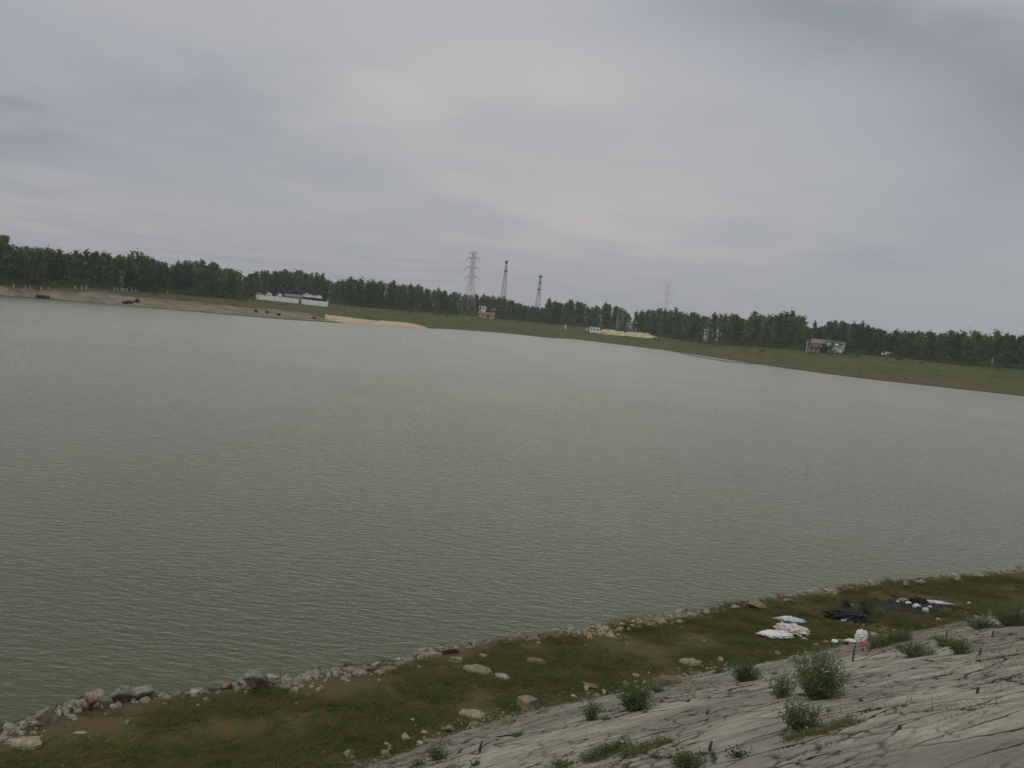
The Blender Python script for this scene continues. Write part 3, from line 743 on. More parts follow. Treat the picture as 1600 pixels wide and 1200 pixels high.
for px, py in fb: bush(px, py, rnd.uniform(1.2, 2.4), rnd.uniform(.5, 1.2), 'low green bush on the far grass near the farmhouse' if px > 1200 and px < 1350 else 'low green bush scattered on the open grass of the far bank', 'bushes on the grass by the farmhouse' if 1200 < px < 1350 else 'bushes scattered on the far grass', m='tree')

rs = np.random.RandomState(77); VV = []; VD = []
for i in range(2600):
    a_ = rs.uniform(px_az(-40), px_az(1660)); f = rs.uniform(.04, .98); ds = float(f_ds(a_)); dw = float(f_dw(a_)); d = ds + f * (dw - ds); x, y = d * math.sin(a_), d * math.cos(a_)
    st = float(np.interp(a_, sa_[:, 0], sa_[:, 1], right=0)) if a_ < sa_[-1, 0] else 0
    yt = float(np.interp(a_, ya_[:, 0], ya_[:, 1], left=0, right=0))
    if d < max(st, yt) + 1 and rs.rand() > .05: continue
    if fbm(np.array(x * .06), np.array(y * .06), 91, 3) + .25 * rs.rand() < .56: continue
    w_ = rs.uniform(.5, 1.6); n_ = int(14 * w_)
    (VD if rs.rand() < .3 else VV).append(np.abs(rs.normal(size=(n_, 3))) * np.array([1, 1, 1]) * np.array([w_ * .5, w_ * .5, .22]) * np.where(rs.rand(n_, 3) < .5, -1, 1) * np.array([1, 1, 0]) + np.stack([np.full(n_, x), np.full(n_, y), float(far_z(x, y)) + np.abs(rs.normal(0, .2, n_))], 1))
V, Fq = leaf_cloud(np.concatenate(VV), .32, rs)
tag(link('rough_grass', np_mesh('rough_grass', V, Fq, 4), MT['weed']), 'rough green tussocks scattered over the far bank', 'tussocks', kind='stuff')
V, Fq = leaf_cloud(np.concatenate(VD), .32, rs)
tag(link('dry_tussocks', np_mesh('dry_tussocks', V, Fq, 4), MT['stem']), 'dry brownish tussocks scattered over the far bank', 'tussocks', kind='stuff')
# white road posts ---------------------------------------------------------
pm = MB().box((0, 0, .35), (.34, .3, .9)).box((0, 0, .86), (.24, .2, .12), taper=.6)
pme = bpy.data.meshes.new('white_post'); pme.from_pydata(pm.v, [], pm.f); pme.update(); pme.materials.append(MT['white_dirty'])
for px, py in ((22, 432), (40, 437), (48, 437.5), (65, 439), (77, 440), (118, 442), (128, 443.5), (135, 445), (179, 446), (184, 448), (190, 448), (193, 449), (198, 450), (206, 451), (211, 452), (215, 452), (262, 456)):
    a_ = px_az(px, py); d = float(f_dw(a_)) - 4; x, y = d * math.sin(a_), d * math.cos(a_)
    o = bpy.data.objects.new('white_post', pme); COL.objects.link(o); o.location = (x, y, float(far_z(x, y))); o.rotation_euler = (0, 0, rnd.uniform(0, 1)); o.scale = (.95,) * 3
    tag(o, 'short whitewashed post in the row along the foot of the left wood', 'post', 'white posts along the left wood')

# ------------------------------------------------------------------ buildings
def facing(p): return -math.atan2(p[0], p[1])      # local -Y looks at the camera
def window(root, mb_parent, x, y, z, w_, h_, name='window', frame='white'):
    f = MB().box((x, y - .03, z), (w_ + .16, .08, h_ + .16)).build('window', MT[frame], root)
    MB().box((x, y - .085, z), (w_, .05, h_)).build('pane', MT['dark'], f)
    return f
def house(px, py, W_, D_, H_, label, wall='white', roof='roof_grey', rh=1.4, flat=False, wins=(), door=None, rz=0, p=None, name='house', grp=None, chim=False):
    p = p or hit_far(px, py)
    o = empty(name, p, facing(p) + rz, label, 'house' if name == 'house' else name.replace('_', ' '), grp)
    MB().box((0, 0, H_ / 2 - .3), (W_, D_, H_ + .6)).build('wall', MT[wall], o)
    if flat: r = MB().box((0, 0, H_ + .12), (W_ + .4, D_ + .4, .22)).build('roof', MT[roof], o)
    else: r = MB().gable((0, 0, H_ + .003), W_, D_, rh).build('roof', MT[roof], o)
    if chim: MB().box((W_ * .3, .3, H_ + rh), (.5, .5, 1.0)).box((W_ * .3, .3, H_ + rh + .55), (.62, .62, .1)).build('chimney', MT['brick'], r)
    for x, z, w_, h_ in wins: window(o, None, x, -D_ / 2, z, w_, h_)
    if door:
        x, w_, h_ = door
        d = MB().box((x, -D_ / 2 - .03, h_ / 2), (w_, .08, h_)).build('door', MT['dark'], o)
        MB().box((x + w_ * .35, -D_ / 2 - .09, h_ * .5), (.06, .06, .16)).build('handle', MT['steel'], d)
    return o
# houses hidden in the left wood
def p_wood(px, py, ex):
    a_ = px_az(px, py); d = float(f_dw(a_)) + ex
    return at_dist(px, py, d)
def gp(px, ex):
    a_ = px_az(px, 500); d = float(f_dw(a_)) + ex; x, y = d * math.sin(a_), d * math.cos(a_); return Vector((x, y, float(far_z(x, y))))
house(0, 0, 3.6, 4, 5.6, 'red and white two storey house glimpsed through the trees above the white posts', 'brick', 'roof_red', 1.2, wins=((-1.0, 4.6, .8, .9), (1.0, 4.6, .8, .9), (-1.0, 2.0, .8, .9), (1.0, 2.0, .8, .9)), p=gp(136, 3.4))
house(0, 0, 1.1, 1.3, 6.4, 'narrow pale tower like shed with red cap among the left wood', 'white_dirty', 'roof_red', .8, p=gp(155.5, 2.6), name='water_tower', wins=((0, 5.3, .5, .9),))
house(0, 0, 3.4, 4, 5.2, 'dull grey house glimpsed through the trees, right of the red and white one', 'white_dirty', 'roof_grey', 1.3, wins=((-.9, 4.2, .8, .9), (.9, 4.2, .8, .9)), p=gp(181, 3.4))
# white compound
pl = hit_far(400, 467.5); pr = hit_far(511, 479.5)
dl = Vector((pr.x - pl.x, pr.y - pl.y, 0)); Lw = dl.length; ang_w = math.atan2(dl.y, dl.x)
o = empty('compound_wall', pl, ang_w, 'long low whitewashed wall with a dark gateway standing in front of the wood', 'wall')
zr = pr.z - pl.z
def gzw(x):
    q = pl + dl * (x / Lw); return float(far_z(q.x, q.y)) - pl.z
def wall_seg(mb, x0, x1, h):
    n = max(1, int((x1 - x0) / 2.0))
    for i in range(n):
        a = x0 + (x1 - x0) * i / n; b = x0 + (x1 - x0) * (i + 1) / n; z = gzw((a + b) / 2)
        mb.box(((a + b) / 2, 0, z + h / 2 - .3), (b - a, .25, h + .6))
mb = MB(); wall_seg(mb, 0, Lw * .595, 1.8); wall_seg(mb, Lw * .63, Lw, 1.95); mb.build('wall', MT['white'], o)
mb = MB(); 
for i in range(13):
    t = (i + .5) / 13
    if .58 < t < .64: continue
    mb.box((Lw * t, 0, gzw(Lw * t) + 1.93), (.35, .33, .22))
mb.build('coping_post', MT['white_dirty'], o)
g = MB().box((Lw * .6125, .05, gzw(Lw * .61) + .8), (Lw * .033, .1, 1.7)).build('gate', MT['roof_dark'], o)
MB().box((Lw * .6125 + .2, -.03, gzw(Lw * .61) + .8), (.08, .05, .2)).build('handle', MT['steel'], g)
nrm = Vector((-dl.y, dl.x, 0)).normalized()
def comp(t, back): 
    q = pl + dl * t + nrm * back; return Vector((q.x, q.y, float(far_z(q.x, q.y))))
def gable_house(t, back, wd, h, rh, label, wall='white', roof='roof_dark', grp=None):
    """small house with its gable end to the lake"""
    o = empty('shed', comp(t, back), ang_w, label, 'shed', grp)
    mb = MB().box((0, 0, h / 2 - .3), (wd, 4, h + .6)); n = len(mb.v)
    mb.v += [(-wd / 2, -2, h), (wd / 2, -2, h), (wd * .28, -2, h + rh * .75), (0, -2, h + rh), (-wd * .28, -2, h + rh * .75)] + [(-wd / 2, 2, h), (wd / 2, 2, h), (wd * .28, 2, h + rh * .75), (0, 2, h + rh), (-wd * .28, 2, h + rh * .75)]
    mb.f += [(n, n + 1, n + 2, n + 3, n + 4), (n + 9, n + 8, n + 7, n + 6, n + 5)]
    mb.build('wall', MT[wall], o)
    mb = MB(); rp = [(-wd / 2 - .2, h - .1), (-wd * .29, h + rh * .78), (0, h + rh + .06), (wd * .29, h + rh * .78), (wd / 2 + .2, h - .1)]
    for i in range(4):
        a, b = rp[i], rp[i + 1]; n = len(mb.v)
        for y in (-2.25, 2.25):
            mb.v += [(a[0], y, a[1]), (b[0], y, b[1]), (b[0], y, b[1] + .14), (a[0], y, a[1] + .14)]
        for f in ((0, 1, 2, 3), (7, 6, 5, 4), (3, 2, 6, 7), (0, 4, 5, 1), (1, 5, 6, 2), (0, 3, 7, 4)): mb.f.append(tuple(n + k for k in f))
    mb.build('roof', MT[roof], o)
    MB().box((0, -2.03, h * .8), (.7, .07, .7)).build('window', MT['dark'], o)
gable_house(.185, 5, 2.5, 2.0, 1.1, 'small white shed with rounded gable, left of a pair, rising behind the white wall')
gable_house(.335, 5, 2.1, 2.0, 1.2, 'smaller white shed with rounded gable, right of a pair, rising behind the white wall')
gable_house(.06, 6, 2.8, 1.6, .8, 'low dull shed at the left end of the white compound', 'white_dirty', 'roof_grey')
o = empty('long_shed', comp(.56, 7), ang_w, 'long low shed with bluish grey roof behind the middle of the white wall', 'shed')
MB().box((0, 0, .9), (7.5, 4, 2.4)).build('wall', MT['white_dirty'], o); MB().gable((0, 0, 2.103), 7.5, 4, .9).build('roof', MT['roof_grey'], o)
o = empty('open_barn', comp(.80, 4.5), ang_w, 'dark open fronted barn with patched pale roof at the right end of the compound', 'barn')
mb = MB()
for i in range(6): mb.box((-3 + i * 1.2, -1.9, 1.2), (.16, .16, 3.0))
mb.build('post', MT['trunk'], o)
MB().box((0, 1.6, 1.2), (6.6, .2, 3.0)).build('wall', MT['roof_dark'], o)
rr = MB().gable((0, 0, 2.703), 6.6, 3.8, 1.0).build('roof', MT['white_dirty'], o)
MB().box((-2.2, -.6, 3.9), (1.3, 1.0, .9)).box((.6, -.7, 3.7), (2.0, .7, .3)).build('roof_box', MT['white_dirty'], rr)
gpst = empty('gate_pillar', comp(1.01, 1.2), ang_w, 'pale narrow pillar standing at the right end of the white wall', 'pillar')
MB().box((0, 0, 1.2), (.35, .35, 3.0)).build('shaft', MT['white'], gpst); MB().box((0, 0, 2.78), (.5, .5, .14)).build('cap', MT['white_dirty'], gpst)
# small white cottage by the pylon (two windows over a tan front building with red roof)
pb = hit_far(759, 497)
o = house(0, 0, 7.4, 5, 1.6, 'low tan shed with rusty roof in front of the white two windowed hut', 'tan', 'roof_red', 1.2, wins=((-2, .8, .7, .6),), door=(1.0, 1.0, 1.5), p=pb, name='shed')
pb2 = Vector((pb.x, pb.y, 0)) * 1.016; pb2.x -= 2.2; pb2.z = float(far_z(pb2.x, pb2.y))
house(0, 0, 3.5, 3, 5.3, 'small white hut with two dark windows beside the big pylon', 'white', 'roof_grey', 0, flat=True, wins=((-.75, 4.2, .75, 1.1), (.75, 4.2, .75, 1.1)), p=pb2, name='hut')
pb3 = Vector((pb.x, pb.y, 0)) * 1.03; pb3.x += 2.8; pb3.z = float(far_z(pb3.x, pb3.y))
house(0, 0, 6.5, 4, 3.6, 'dull red roofed house half hidden behind the white two windowed hut', 'brick', 'roof_red', 1.5, p=pb3)
# scattered pale sheds left of the square block
for i, (px, py, w_, h_, lb) in enumerate(((792, 494, 1.0, 1.2, 'tiny white hut alone at the foot of the wood below the left thin mast'), (813, 497.5, 1.6, 2.2, 'small pale hut, left of three below the right thin mast'),
                            (821, 499.5, 2.2, 1.4, 'low grey hut, middle of three below the right thin mast'), (828, 499.5, 1.4, 1.8, 'small pale hut, right of three below the right thin mast'))):
    house(px, py, w_, 2, h_, lb, 'white_dirty', 'roof_grey', .4, name='hut', door=(0, .5, 1.0))
# marker
o = empty('marker_stone', hit_far(883, 513.5), 0, 'small white marker stone alone on the grass left of the yellow heap', 'marker')
MB().box((0, 0, .3), (1.1, .8, .8), taper=.85).build('base', MT['white_dirty'], o); MB().box((0, 0, 1.2), (.7, .5, 1.1), taper=.75).build('stone', MT['white'], o)
# yellow heap + white hut
ph = hit_far(929, 519)
o = house(0, 0, 4.6, 4, 2.3, 'low white hut with three dark windows at the left end of the yellow straw heap', 'white', 'roof_grey', .3, flat=True, wins=((-1.4, 1.3, .7, .8), (0, 1.3, .7, .8), (1.4, 1.3, .7, .8)), p=ph, name='hut')
q1 = hit_far(937, 521); q2 = hit_far(1026, 529); mv = q2 - q1; Lh = mv.xy.length
na, nb = 160, 26; Vh = np.zeros((na, nb, 3))
for i in range(na):
    f = i / (na - 1)
    for j in range(nb):
        g_ = j / (nb - 1); y_ = (g_ - .5) * 7
        lump = 2.1 + 1.1 * (fbm(np.array(f * 9.), np.array(1.0), 77, 3) - .5) - .8 * math.exp(-((f - .46) / .05) ** 2)
        h = lump * (min(1, f * 14) * min(1, (1 - f) * 7)) ** .5 * max(0, 1 - abs(y_ / 3.5) ** 2.4) + .5 * (float(fbm(np.array(f * 60.), np.array(g_ * 9), 79, 3)) - .5)
        Vh[i, j] = (q1.x + mv.x * f - mv.y / Lh * y_, q1.y + mv.y * f + mv.x / Lh * y_, q1.z + mv.z * f + h - .15)
Vh = Vh.reshape(-1, 3); i_ = (np.arange(na - 1)[:, None] * nb + np.arange(nb - 1)[None]).ravel()
tag(link('straw_heap', np_mesh('straw_heap', Vh, np.stack([i_, i_ + nb, i_ + nb + 1, i_ + 1], 1), 4), MT['straw'], smooth=True), 'long lumpy yellow heap of straw and sand lying along the far bank', 'heap')
o = house(0, 0, 1.4, 2, 1.6, 'tiny pale lean-to at the far left end of the yellow heap hut', 'white_dirty', 'roof_grey', .3, flat=True, p=hit_far(917, 517), name='shed')
# pale buildings behind the trees
house(0, 0, 4.2, 4, 5.6, 'pale house seen through the trees above the white end of the yellow heap', 'white_dirty', 'roof_grey', 1, wins=((-1, 3.8, .9, 1), (1, 3.8, .9, 1)), p=gp(933, 9))
house(0, 0, 2.4, 3, 5.6, 'narrow pale house seen through the trees above the middle of the yellow heap', 'white_dirty', 'roof_grey', 1, wins=((0, 4, .9, 1),), p=gp(968, 6))
house(0, 0, 6.0, 4, 3.4, 'bright pale house standing in the open gap of the wood above the yellow heap', 'white', 'roof_grey', 1, wins=((-1.5, 2, .9, 1), (1.5, 2, .9, 1)), p=gp(987, 12))
house(0, 0, 2.2, 3, 6.2, 'narrow white house showing between the trunks right of the yellow heap', 'white', 'roof_grey', .8, wins=((0, 4.5, .8, 1),), p=gp(1126, 3))
house(0, 0, 2.0, 3, 5.2, 'narrow dull house showing between thin trees, left of the narrow white one', 'white_dirty', 'roof_grey', .8, wins=((0, 4, .8, 1),), p=gp(1106, 3))
house(1246, 545, 4.4, 3, 1.2, 'low reddish shed at the foot of the tall dark block', 'brick', 'roof_red', .8, name='shed', door=(.8, .8, 1.0))
# farmhouse right
pf = hit_far(1280, 550.5)
o = house(0, 0, 7.8, 5, 3.1, 'farmhouse with grey roof and red brick wall at the foot of the right wood', 'brick', 'roof_grey', 1.5, wins=((-2.6, 2.3, .9, .9), (-.4, 2.3, .9, .9), (2.2, 2.3, .9, .9)), door=(.6, 1.0, 1.7), p=pf, chim=True)
MB().box((-4.4, -2.3, 1.6), (.4, .4, 4.0)).box((-4.4, -2.3, 3.7), (.6, .6, .2)).build('corner_pillar', MT['white_dirty'], o)
mb = MB(); [mb.box((-3.6 + k_ * 1.7, -2.9, .8), (.22, .22, 1.9)) for k_ in range(5)]; mb.build('porch_post', MT['white_dirty'], o)
MB().box((-.2, -2.85, 1.83), (7.4, .8, .12)).build('porch_roof', MT['roof_grey'], o)
pf2 = hit_far(1304, 551.5)
o = house(0, 0, 6.2, 4, 3.2, 'pale farm shed with bright gables joined at the right of the grey roofed farmhouse', 'white_dirty', 'roof_dark', 1.0, wins=((-1.6, 2.4, .7, .6), (1.6, 2.4, .7, .6), (0, 1, .8, .8)), p=pf2, name='shed')
mb = MB(); mb.box((-2.0, -2.35, 3.0), (1.5, .3, .9)); mb.box((.3, -2.35, 3.0), (1.4, .3, .7)); mb.build('gable_panel', MT['white'], o)
mb = MB(); [mb.box((x_, -2.6, .55), (.5, .4, 1.3)) for x_ in (-1.2, -.2, 1.9)]; mb.build('buttress', MT['white'], o)
o = empty('gate_pillar', hit_far(1317, 552.5), 0, 'white pillar at the right end of the pale farm shed', 'pillar'); MB().box((0, 0, 1.6), (.6, .6, 3.8)).build('shaft', MT['white_dirty'], o); MB().box((0, 0, 3.55), (.8, .8, .16)).build('cap', MT['white'], o)
for i_, (qx, tp, lb) in enumerate(((1262, 524, 'small tree hiding the left end of the grey roofed farmhouse'), (1287, 536, 'small tree standing in front of the middle of the farmhouse'), (1299, 533, 'small tree between the farmhouse and its pale shed'), (1321, 527, 'small tree hiding the right end of the pale farm shed'))):
    place_tree(qx, float(pf.xy.length - f_dw(math.atan2(pf.x, pf.y))) - (4.5 if i_ else 3.2), 0, lb, i_ + 1, tp, .80)
# right wood glimpses
o = empty('van', hit_far(1385, 557), facing(hit_far(1385, 557)), 'white boxy van parked at the foot of the right wood, right of the farmhouse', 'van')
b_ = MB().box((.3, 0, 1.0), (2.5, 1.5, 1.3)).box((-1.3, 0, .75), (.9, 1.45, .8), taper=.85).build('body', MT['white'], o)
MB().box((-.9, -.77, 1.2), (.5, .05, .4)).build('window', MT['dark'], o)
for x_ in (-.9, 1.0):
    for y_ in (-.7, .7):
        wb = MB().bar((x_, y_ - .1, .3), (x_, y_ + .1, .3), .32, .32, 12).build('wheel', MT['dark'], o)
house(0, 0, 3.6, 4, 5.2, 'house with bright white gable seen through the right wood', 'white_dirty', 'roof_grey', 1.1, wins=((-.9, 4, .8, .9), (.9, 4, .8, .9)), p=gp(1452, 5.5))
house(0, 0, 2.6, 4, 4.6, 'dull tan house seen through the right wood beside the white gabled one', 'tan', 'roof_red', 1.1, wins=((0, 3.4, .8, .9),), p=gp(1467, 6.5))
house(0, 0, 1.6, 2, 3.2, 'tiny white hut deep in the right wood, left of two', 'white_dirty', 'roof_grey', .6, p=gp(1540, 2.0), name='hut', wins=((0, 2.2, .5, .5),))
house(0, 0, 1.5, 2, 2.8, 'tiny white hut deep in the right wood, right of two', 'white_dirty', 'roof_grey', .6, p=gp(1562, 1.5), name='hut', wins=((0, 2, .5, .5),))

# ------------------------------------------------------------------ pylons and masts
def lattice(mb, prof, r_leg, r_br, four=True):
    """prof: list of (z, halfwidth); legs and X braces on each face"""
    C4 = [(-1, -1), (1, -1), (1, 1), (-1, 1)]
    for (z0, w0), (z1, w1) in zip(prof[:-1], prof[1:]):
        for i in range(4):
            a, b = C4[i], C4[(i + 1) % 4]
            mb.bar((a[0] * w0, a[1] * w0, z0), (a[0] * w1, a[1] * w1, z1), r_leg)
            mb.bar((a[0] * w0, a[1] * w0, z0), (b[0] * w1, b[1] * w1, z1), r_br)
            mb.bar((b[0] * w0, b[1] * w0, z0), (a[0] * w1, a[1] * w1, z1), r_br)
            mb.bar((a[0] * w1, a[1] * w1, z1), (b[0] * w1, b[1] * w1, z1), r_br)
def pylon(loc, rz, H, label, k=1.0, mat_='steel'):
    o = empty('lattice_pylon', loc, rz, label, 'pylon'); s = H / 29.5
    prof = [(-.3, 2.7), (4.5, 2.25), (9, 1.8), (13, 1.35), (16, 1.0), (18.3, .85), (20.5, .8), (22.6, .75), (24.8, .72), (27, .68), (29.3, .55)]
    mb = MB(); lattice(mb, [(z * s, w_ * s) for z, w_ in prof], .11 * k, .055 * k); mb.build('tower_body', MT[mat_], o)
    ends = {}
    for z, hw, ins in ((29.3, 3.9, 0), (27.0, 5.2, 1), (22.6, 5.8, 1), (18.3, 5.6, 1)):
        mb = MB(); z *= s; hw *= s; b = .8 * s
        for sg in (-1, 1):
            for yy in (-b, b):
                mb.bar((0, yy, z), (sg * hw, 0, z + .15), .075 * k); mb.bar((0, yy, z + 1.1 * s), (sg * hw, 0, z + .15), .055 * k)
                for f in (.3, .55, .8):
                    mb.bar((sg * hw * f, yy * (1 - f), z), (sg * hw * (f - .2), yy * (1.2 - f), z + 1.1 * s * (1.2 - f)), .045 * k)
        c = mb.build('crossarm', MT[mat_], o)
        for sg in (-1, 1):
            if ins:
                m2 = MB().bar((sg * hw, 0, z + .1), (sg * hw, 0, z - 1.3), .05)
                for q in range(6): m2.bar((sg * hw, 0, z - .2 - q * .18), (sg * hw, 0, z - .26 - q * .18), .16, .16, 6)
                m2.build('insulator', MT['ins'], c)
            ends[(round(z / s, 1), sg)] = (sg * hw, 0, z - (1.3 if ins else 0))
    return o, ends
pA = hit_far(731, 497)
a_ = px_az(-420, 500); pB = Vector((365 * math.sin(a_), 365 * math.cos(a_), 0)); pB.z = float(far_z(pB.x, pB.y))
dv = pA - pB; rzp = math.atan2(dv.y, dv.x) - math.pi / 2
dA = math.hypot(pA.x, pA.y)
HA = at_dist(744.5, 396, dA)[2] - pA.z
oA, eA = pylon(pA, rzp, HA, 'large steel lattice pylon with four pairs of arms beside the white hut', .72)
oB, eB = pylon(pB, rzp, HA, 'steel lattice pylon of the same line standing beyond the left end of the wood', .72)
def wpos(p, rz, e):
    c, s = math.cos(rz), math.sin(rz); return Vector((p.x + e[0] * c - e[1] * s, p.y + e[0] * s + e[1] * c, p.z + e[2]))
nmz = {29.3: 'topmost earth wire', 27.0: 'upper cable', 22.6: 'middle cable', 18.3: 'lowest cable'}
for kz, sg in eA:
    A_ = wpos(pA, rzp, eA[(kz, sg)]); B_ = wpos(pB, rzp, eB[(kz, sg)]); mb = MB(); pts = []
    sag = 5.2 if kz == 29.3 else 6.5
    for i in range(41):
        f = i / 40; p = B_.lerp(A_, f); p.z -= 4 * sag * f * (1 - f); pts.append(p)
    r = .010 if kz == 29.3 else .016
    mb.tube(pts, [r] * 41, 4)
    ob = mb.build('power_cable', MT['wire'])
    tag(ob, '%s on the %s side, running left from the big pylon' % (nmz[kz], 'lake' if sg > 0 else 'wood'), 'cable', 'cables of the power line')
pC = at_dist(1037.5, 505, 780); pC.z = float(far_z(pC.x, pC.y))
pylon(pC, R_(35), at_dist(1041, 443, 780)[2] - pC.z, 'faint distant lattice pylon rising above the thin poplar row, right of the masts', .38)
def mast(px, ptop, d, label, plats):
    p = at_dist(px, 500, d); p.z = float(far_z(p.x, p.y)); H = at_dist(ptop[0], ptop[1], d)[2] - p.z
    o = empty('telecom_mast', p, R_(20), label, 'mast'); n = 16
    prof = [(H * i / n, 1.35 * (1 - i / n) ** 1.1 + .42) for i in range(n + 1)]; prof[0] = (-.5, prof[0][1])
    mb = MB(); lattice(mb, prof, .085, .04); mb.build('tower_body', MT['steel_dark'], o)
    MB().bar((0, 0, H), (0, 0, H + 2.0), .06, .03, 5).build('lightning_rod', MT['steel_dark'], o)
    for f, r, hh in plats:
        mb = MB(); z = H * f
        for i in range(12):
            t = 2 * math.pi * i / 12; t2 = 2 * math.pi * (i + 1) / 12
            for zz in (0, 1.0): mb.bar((r * math.cos(t), r * math.sin(t), z + zz), (r * math.cos(t2), r * math.sin(t2), z + zz), .06)
            if i % 3 == 0: mb.bar((0, 0, z), (r * math.cos(t), r * math.sin(t), z), .07)
        pf_ = mb.build('platform', MT['steel_dark'], o)
        for i in range(6):
            t = 2 * math.pi * i / 6 + .3
            MB().box((r * 1.08 * math.cos(t), r * 1.08 * math.sin(t), z + .9), (.28, .42, hh), rz=t).build('antenna_panel', MT['steel_dark'], pf_)
    return o
mast(783, (788.5, 408), 600, 'taller thin telecom mast with two ringed platforms, right of the big pylon', ((.965, .85, 1.3), (.80, .80, 1.0)))
mast(838, (843.5, 431), 640, 'shorter thin telecom mast with three ringed platforms, left of the square block of trees', ((.96, .90, 1.4), (.82, .75, 1.0), (.67, .80, 1.0)))

# ------------------------------------------------------------------ near bank stones
def rock_mesh(seed, w_, d_, h_, n=11, slab=False):
    r = random.Random(seed); bm = bmesh.new()
    if slab:
        k = r.choice([5, 6, 7])
        for z, sc_ in ((0, 1.0), (h_ * .55, r.uniform(.97, 1.05)), (h_, r.uniform(.86, .95))):
            r3 = random.Random(seed + 1)
            for i in range(k):
                t = 2 * math.pi * (i + r3.uniform(-.3, .3)) / k; q = r3.uniform(.78, 1.1)
                bm.verts.new((math.cos(t) * w_ / 2 * q * sc_ + r.uniform(-.02, .02) * w_, math.sin(t) * d_ / 2 * q * sc_, z + r.uniform(-.08, .08) * h_))
    else:
        for i in range(n):
            v = Vector((r.gauss(0, 1), r.gauss(0, 1), r.gauss(0, 1))).normalized() * r.uniform(.85, 1.1)
            bm.verts.new((v.x * w_ / 2, v.y * d_ / 2, v.z * h_ / 2 + h_ / 2))
    bmesh.ops.convex_hull(bm, input=bm.verts)
    bmesh.ops.delete(bm, geom=[v for v in bm.verts if not v.link_faces], context='VERTS')
    bmesh.ops.bevel(bm, geom=list(bm.edges), offset=min(w_, d_, h_) * .045, segments=1, affect='EDGES', clamp_overlap=True)
    bmesh.ops.triangulate(bm, faces=bm.faces)
    bmesh.ops.subdivide_edges(bm, edges=bm.edges, cuts=2, use_grid_fill=True)
    sz = min(w_, d_, h_)
    for v in bm.verts:
        nn = mnoise.fractal(Vector(v.co) / max(.12, sz) * 1.2 + Vector((seed, 0, 0)), 1.0, 2.0, 4)
        v.co += v.normal * nn * sz * .10
    me = bpy.data.meshes.new('stone'); bm.to_mesh(me); bm.free(); return me
def rock(px, py, w_, d_, h_, m, label, slab=False, rz=None, tilt=0, tx=0, sink=.03, n=11, name='rock', zoff=0):
    p = hit_near(px, py); seed = int(px * 3 + py)
    o = link(name, rock_mesh(seed, w_, d_, h_, n, slab), MT[m])
    o.location = p - Vector((0, 0, sink - zoff)); o.rotation_euler = (tx, tilt, rz if rz is not None else rnd.uniform(0, 6.28))
    return tag(o, label, 'rock')
A0 = ang
rock(404, 1079, .74, .44, .50, 'rock_grey', 'biggest grey wedge shaped rock standing in the water edge', rz=.3, tilt=-.2, n=9)
rock(387, 1077, .30, .12, .44, 'rock_tan', 'thin pale slab leaning on the left side of the biggest grey rock', slab=True, rz=.2, tilt=.9)
rock(446, 1066, .42, .26, .17, 'rock_tan', 'rounded pale rock just right of the biggest grey rock', n=12)
rock(190, 1096, .58, .36, .38, 'rock_grey', 'large grey boulder at the waterline in the lower left', rz=.6, n=10)
rock(220, 1092, .52, .36, .30, 'rock_grey', 'lower grey boulder touching the right side of the large left one', n=10)
rock(141, 1112, .30, .26, .40, 'rock_brown', 'upright brown rock left of the large grey boulder')
rock(80, 1130, .34, .12, .30, 'rock_tan', 'leaning striped slab at the water edge near the left corner', slab=True, rz=.8, tilt=-.5)
rock(60, 1134, .30, .26, .20, 'rock_grey', 'low grey rock beside the leaning striped slab', n=10)
rock(41, 1169, .60, .34, .12, 'rock_tan', 'flat tan slab lying alone on the grass in the lower left corner', slab=True, rz=.05, zoff=.04)
rock(126, 1146, .38, .10, .04, 'rock_pale', 'thin pale stick like stone on the mud, lower left', slab=True, rz=.0)
rock(198, 1130, .16, .14, .10, 'rock_grey', 'small grey stone alone on the grass below the large left boulder')
rock(498, 1079, .24, .18, .13, 'rock_tan', 'small tan stone on brown mud between the biggest rock and the flat slabs')
rock(608, 1048, .46, .28, .10, 'rock_brown', 'flat brownish slab on the grass edge, left of the slab cluster', slab=True, rz=.1)
rock(672, 1026, .52, .26, .12, 'rock_tan', 'long tan slab at the left of the cluster above the green grass', slab=True, rz=.15)
rock(702, 1021, .56, .40, .20, 'rock_brown', 'big brown block at the top of the slab cluster by the water', rz=.3, n=12)
rock(714, 1034, .36, .22, .12, 'rock_tan', 'small tan slab below the big brown block', slab=True, rz=-.2)
rock(750, 1050, .74, .42, .11, 'rock_tan', 'broad flat tan slab on the green grass beside a broken white stone', slab=True, rz=-.25, tilt=.05)
rock(784, 1060, .42, .30, .10, 'rock_pale', 'broken whitish stone touching the broad flat tan slab', slab=True, rz=-.5)
rock(754, 1027, .22, .18, .14, 'rock_pale', 'small pale double stone right of the slab cluster')
rock(838, 1037, .46, .28, .13, 'rock_brown', 'flat brownish slab on brown mud, right of the broad slab', slab=True, rz=-.3)
rock(824, 1106, .52, .34, .22, 'rock_tan', 'thick two layered tan block on the grass near the stone slope', slab=True, rz=.1)
rock(824, 1109, .36, .30, .08, 'rock_brown', 'thin brown slab showing under the thick tan block', slab=True, rz=-.1)
rock(739, 1118, .56, .30, .10, 'rock_tan', 'long pinkish slab sunk in the grass left of the thick tan block', slab=True, rz=-.1)
rock(795, 1130, .44, .30, .12, 'rock_brown', 'dull brown rock at the foot of the stone slope below the thick tan block')
rock(1077, 1038, .60, .32, .13, 'rock_tan', 'clean pale tan slab alone in the green grass left of the sacks', slab=True, rz=-.05)
rock(1046, 1070, .60, .34, .18, 'rock_brown', 'flat topped brown rock at the foot of the slope beside the leafy weed', slab=True, rz=-.05)
rock(922, 1075, .42, .32, .13, 'rock_brown', 'low brown rock half sunk in grass above the thin weed')
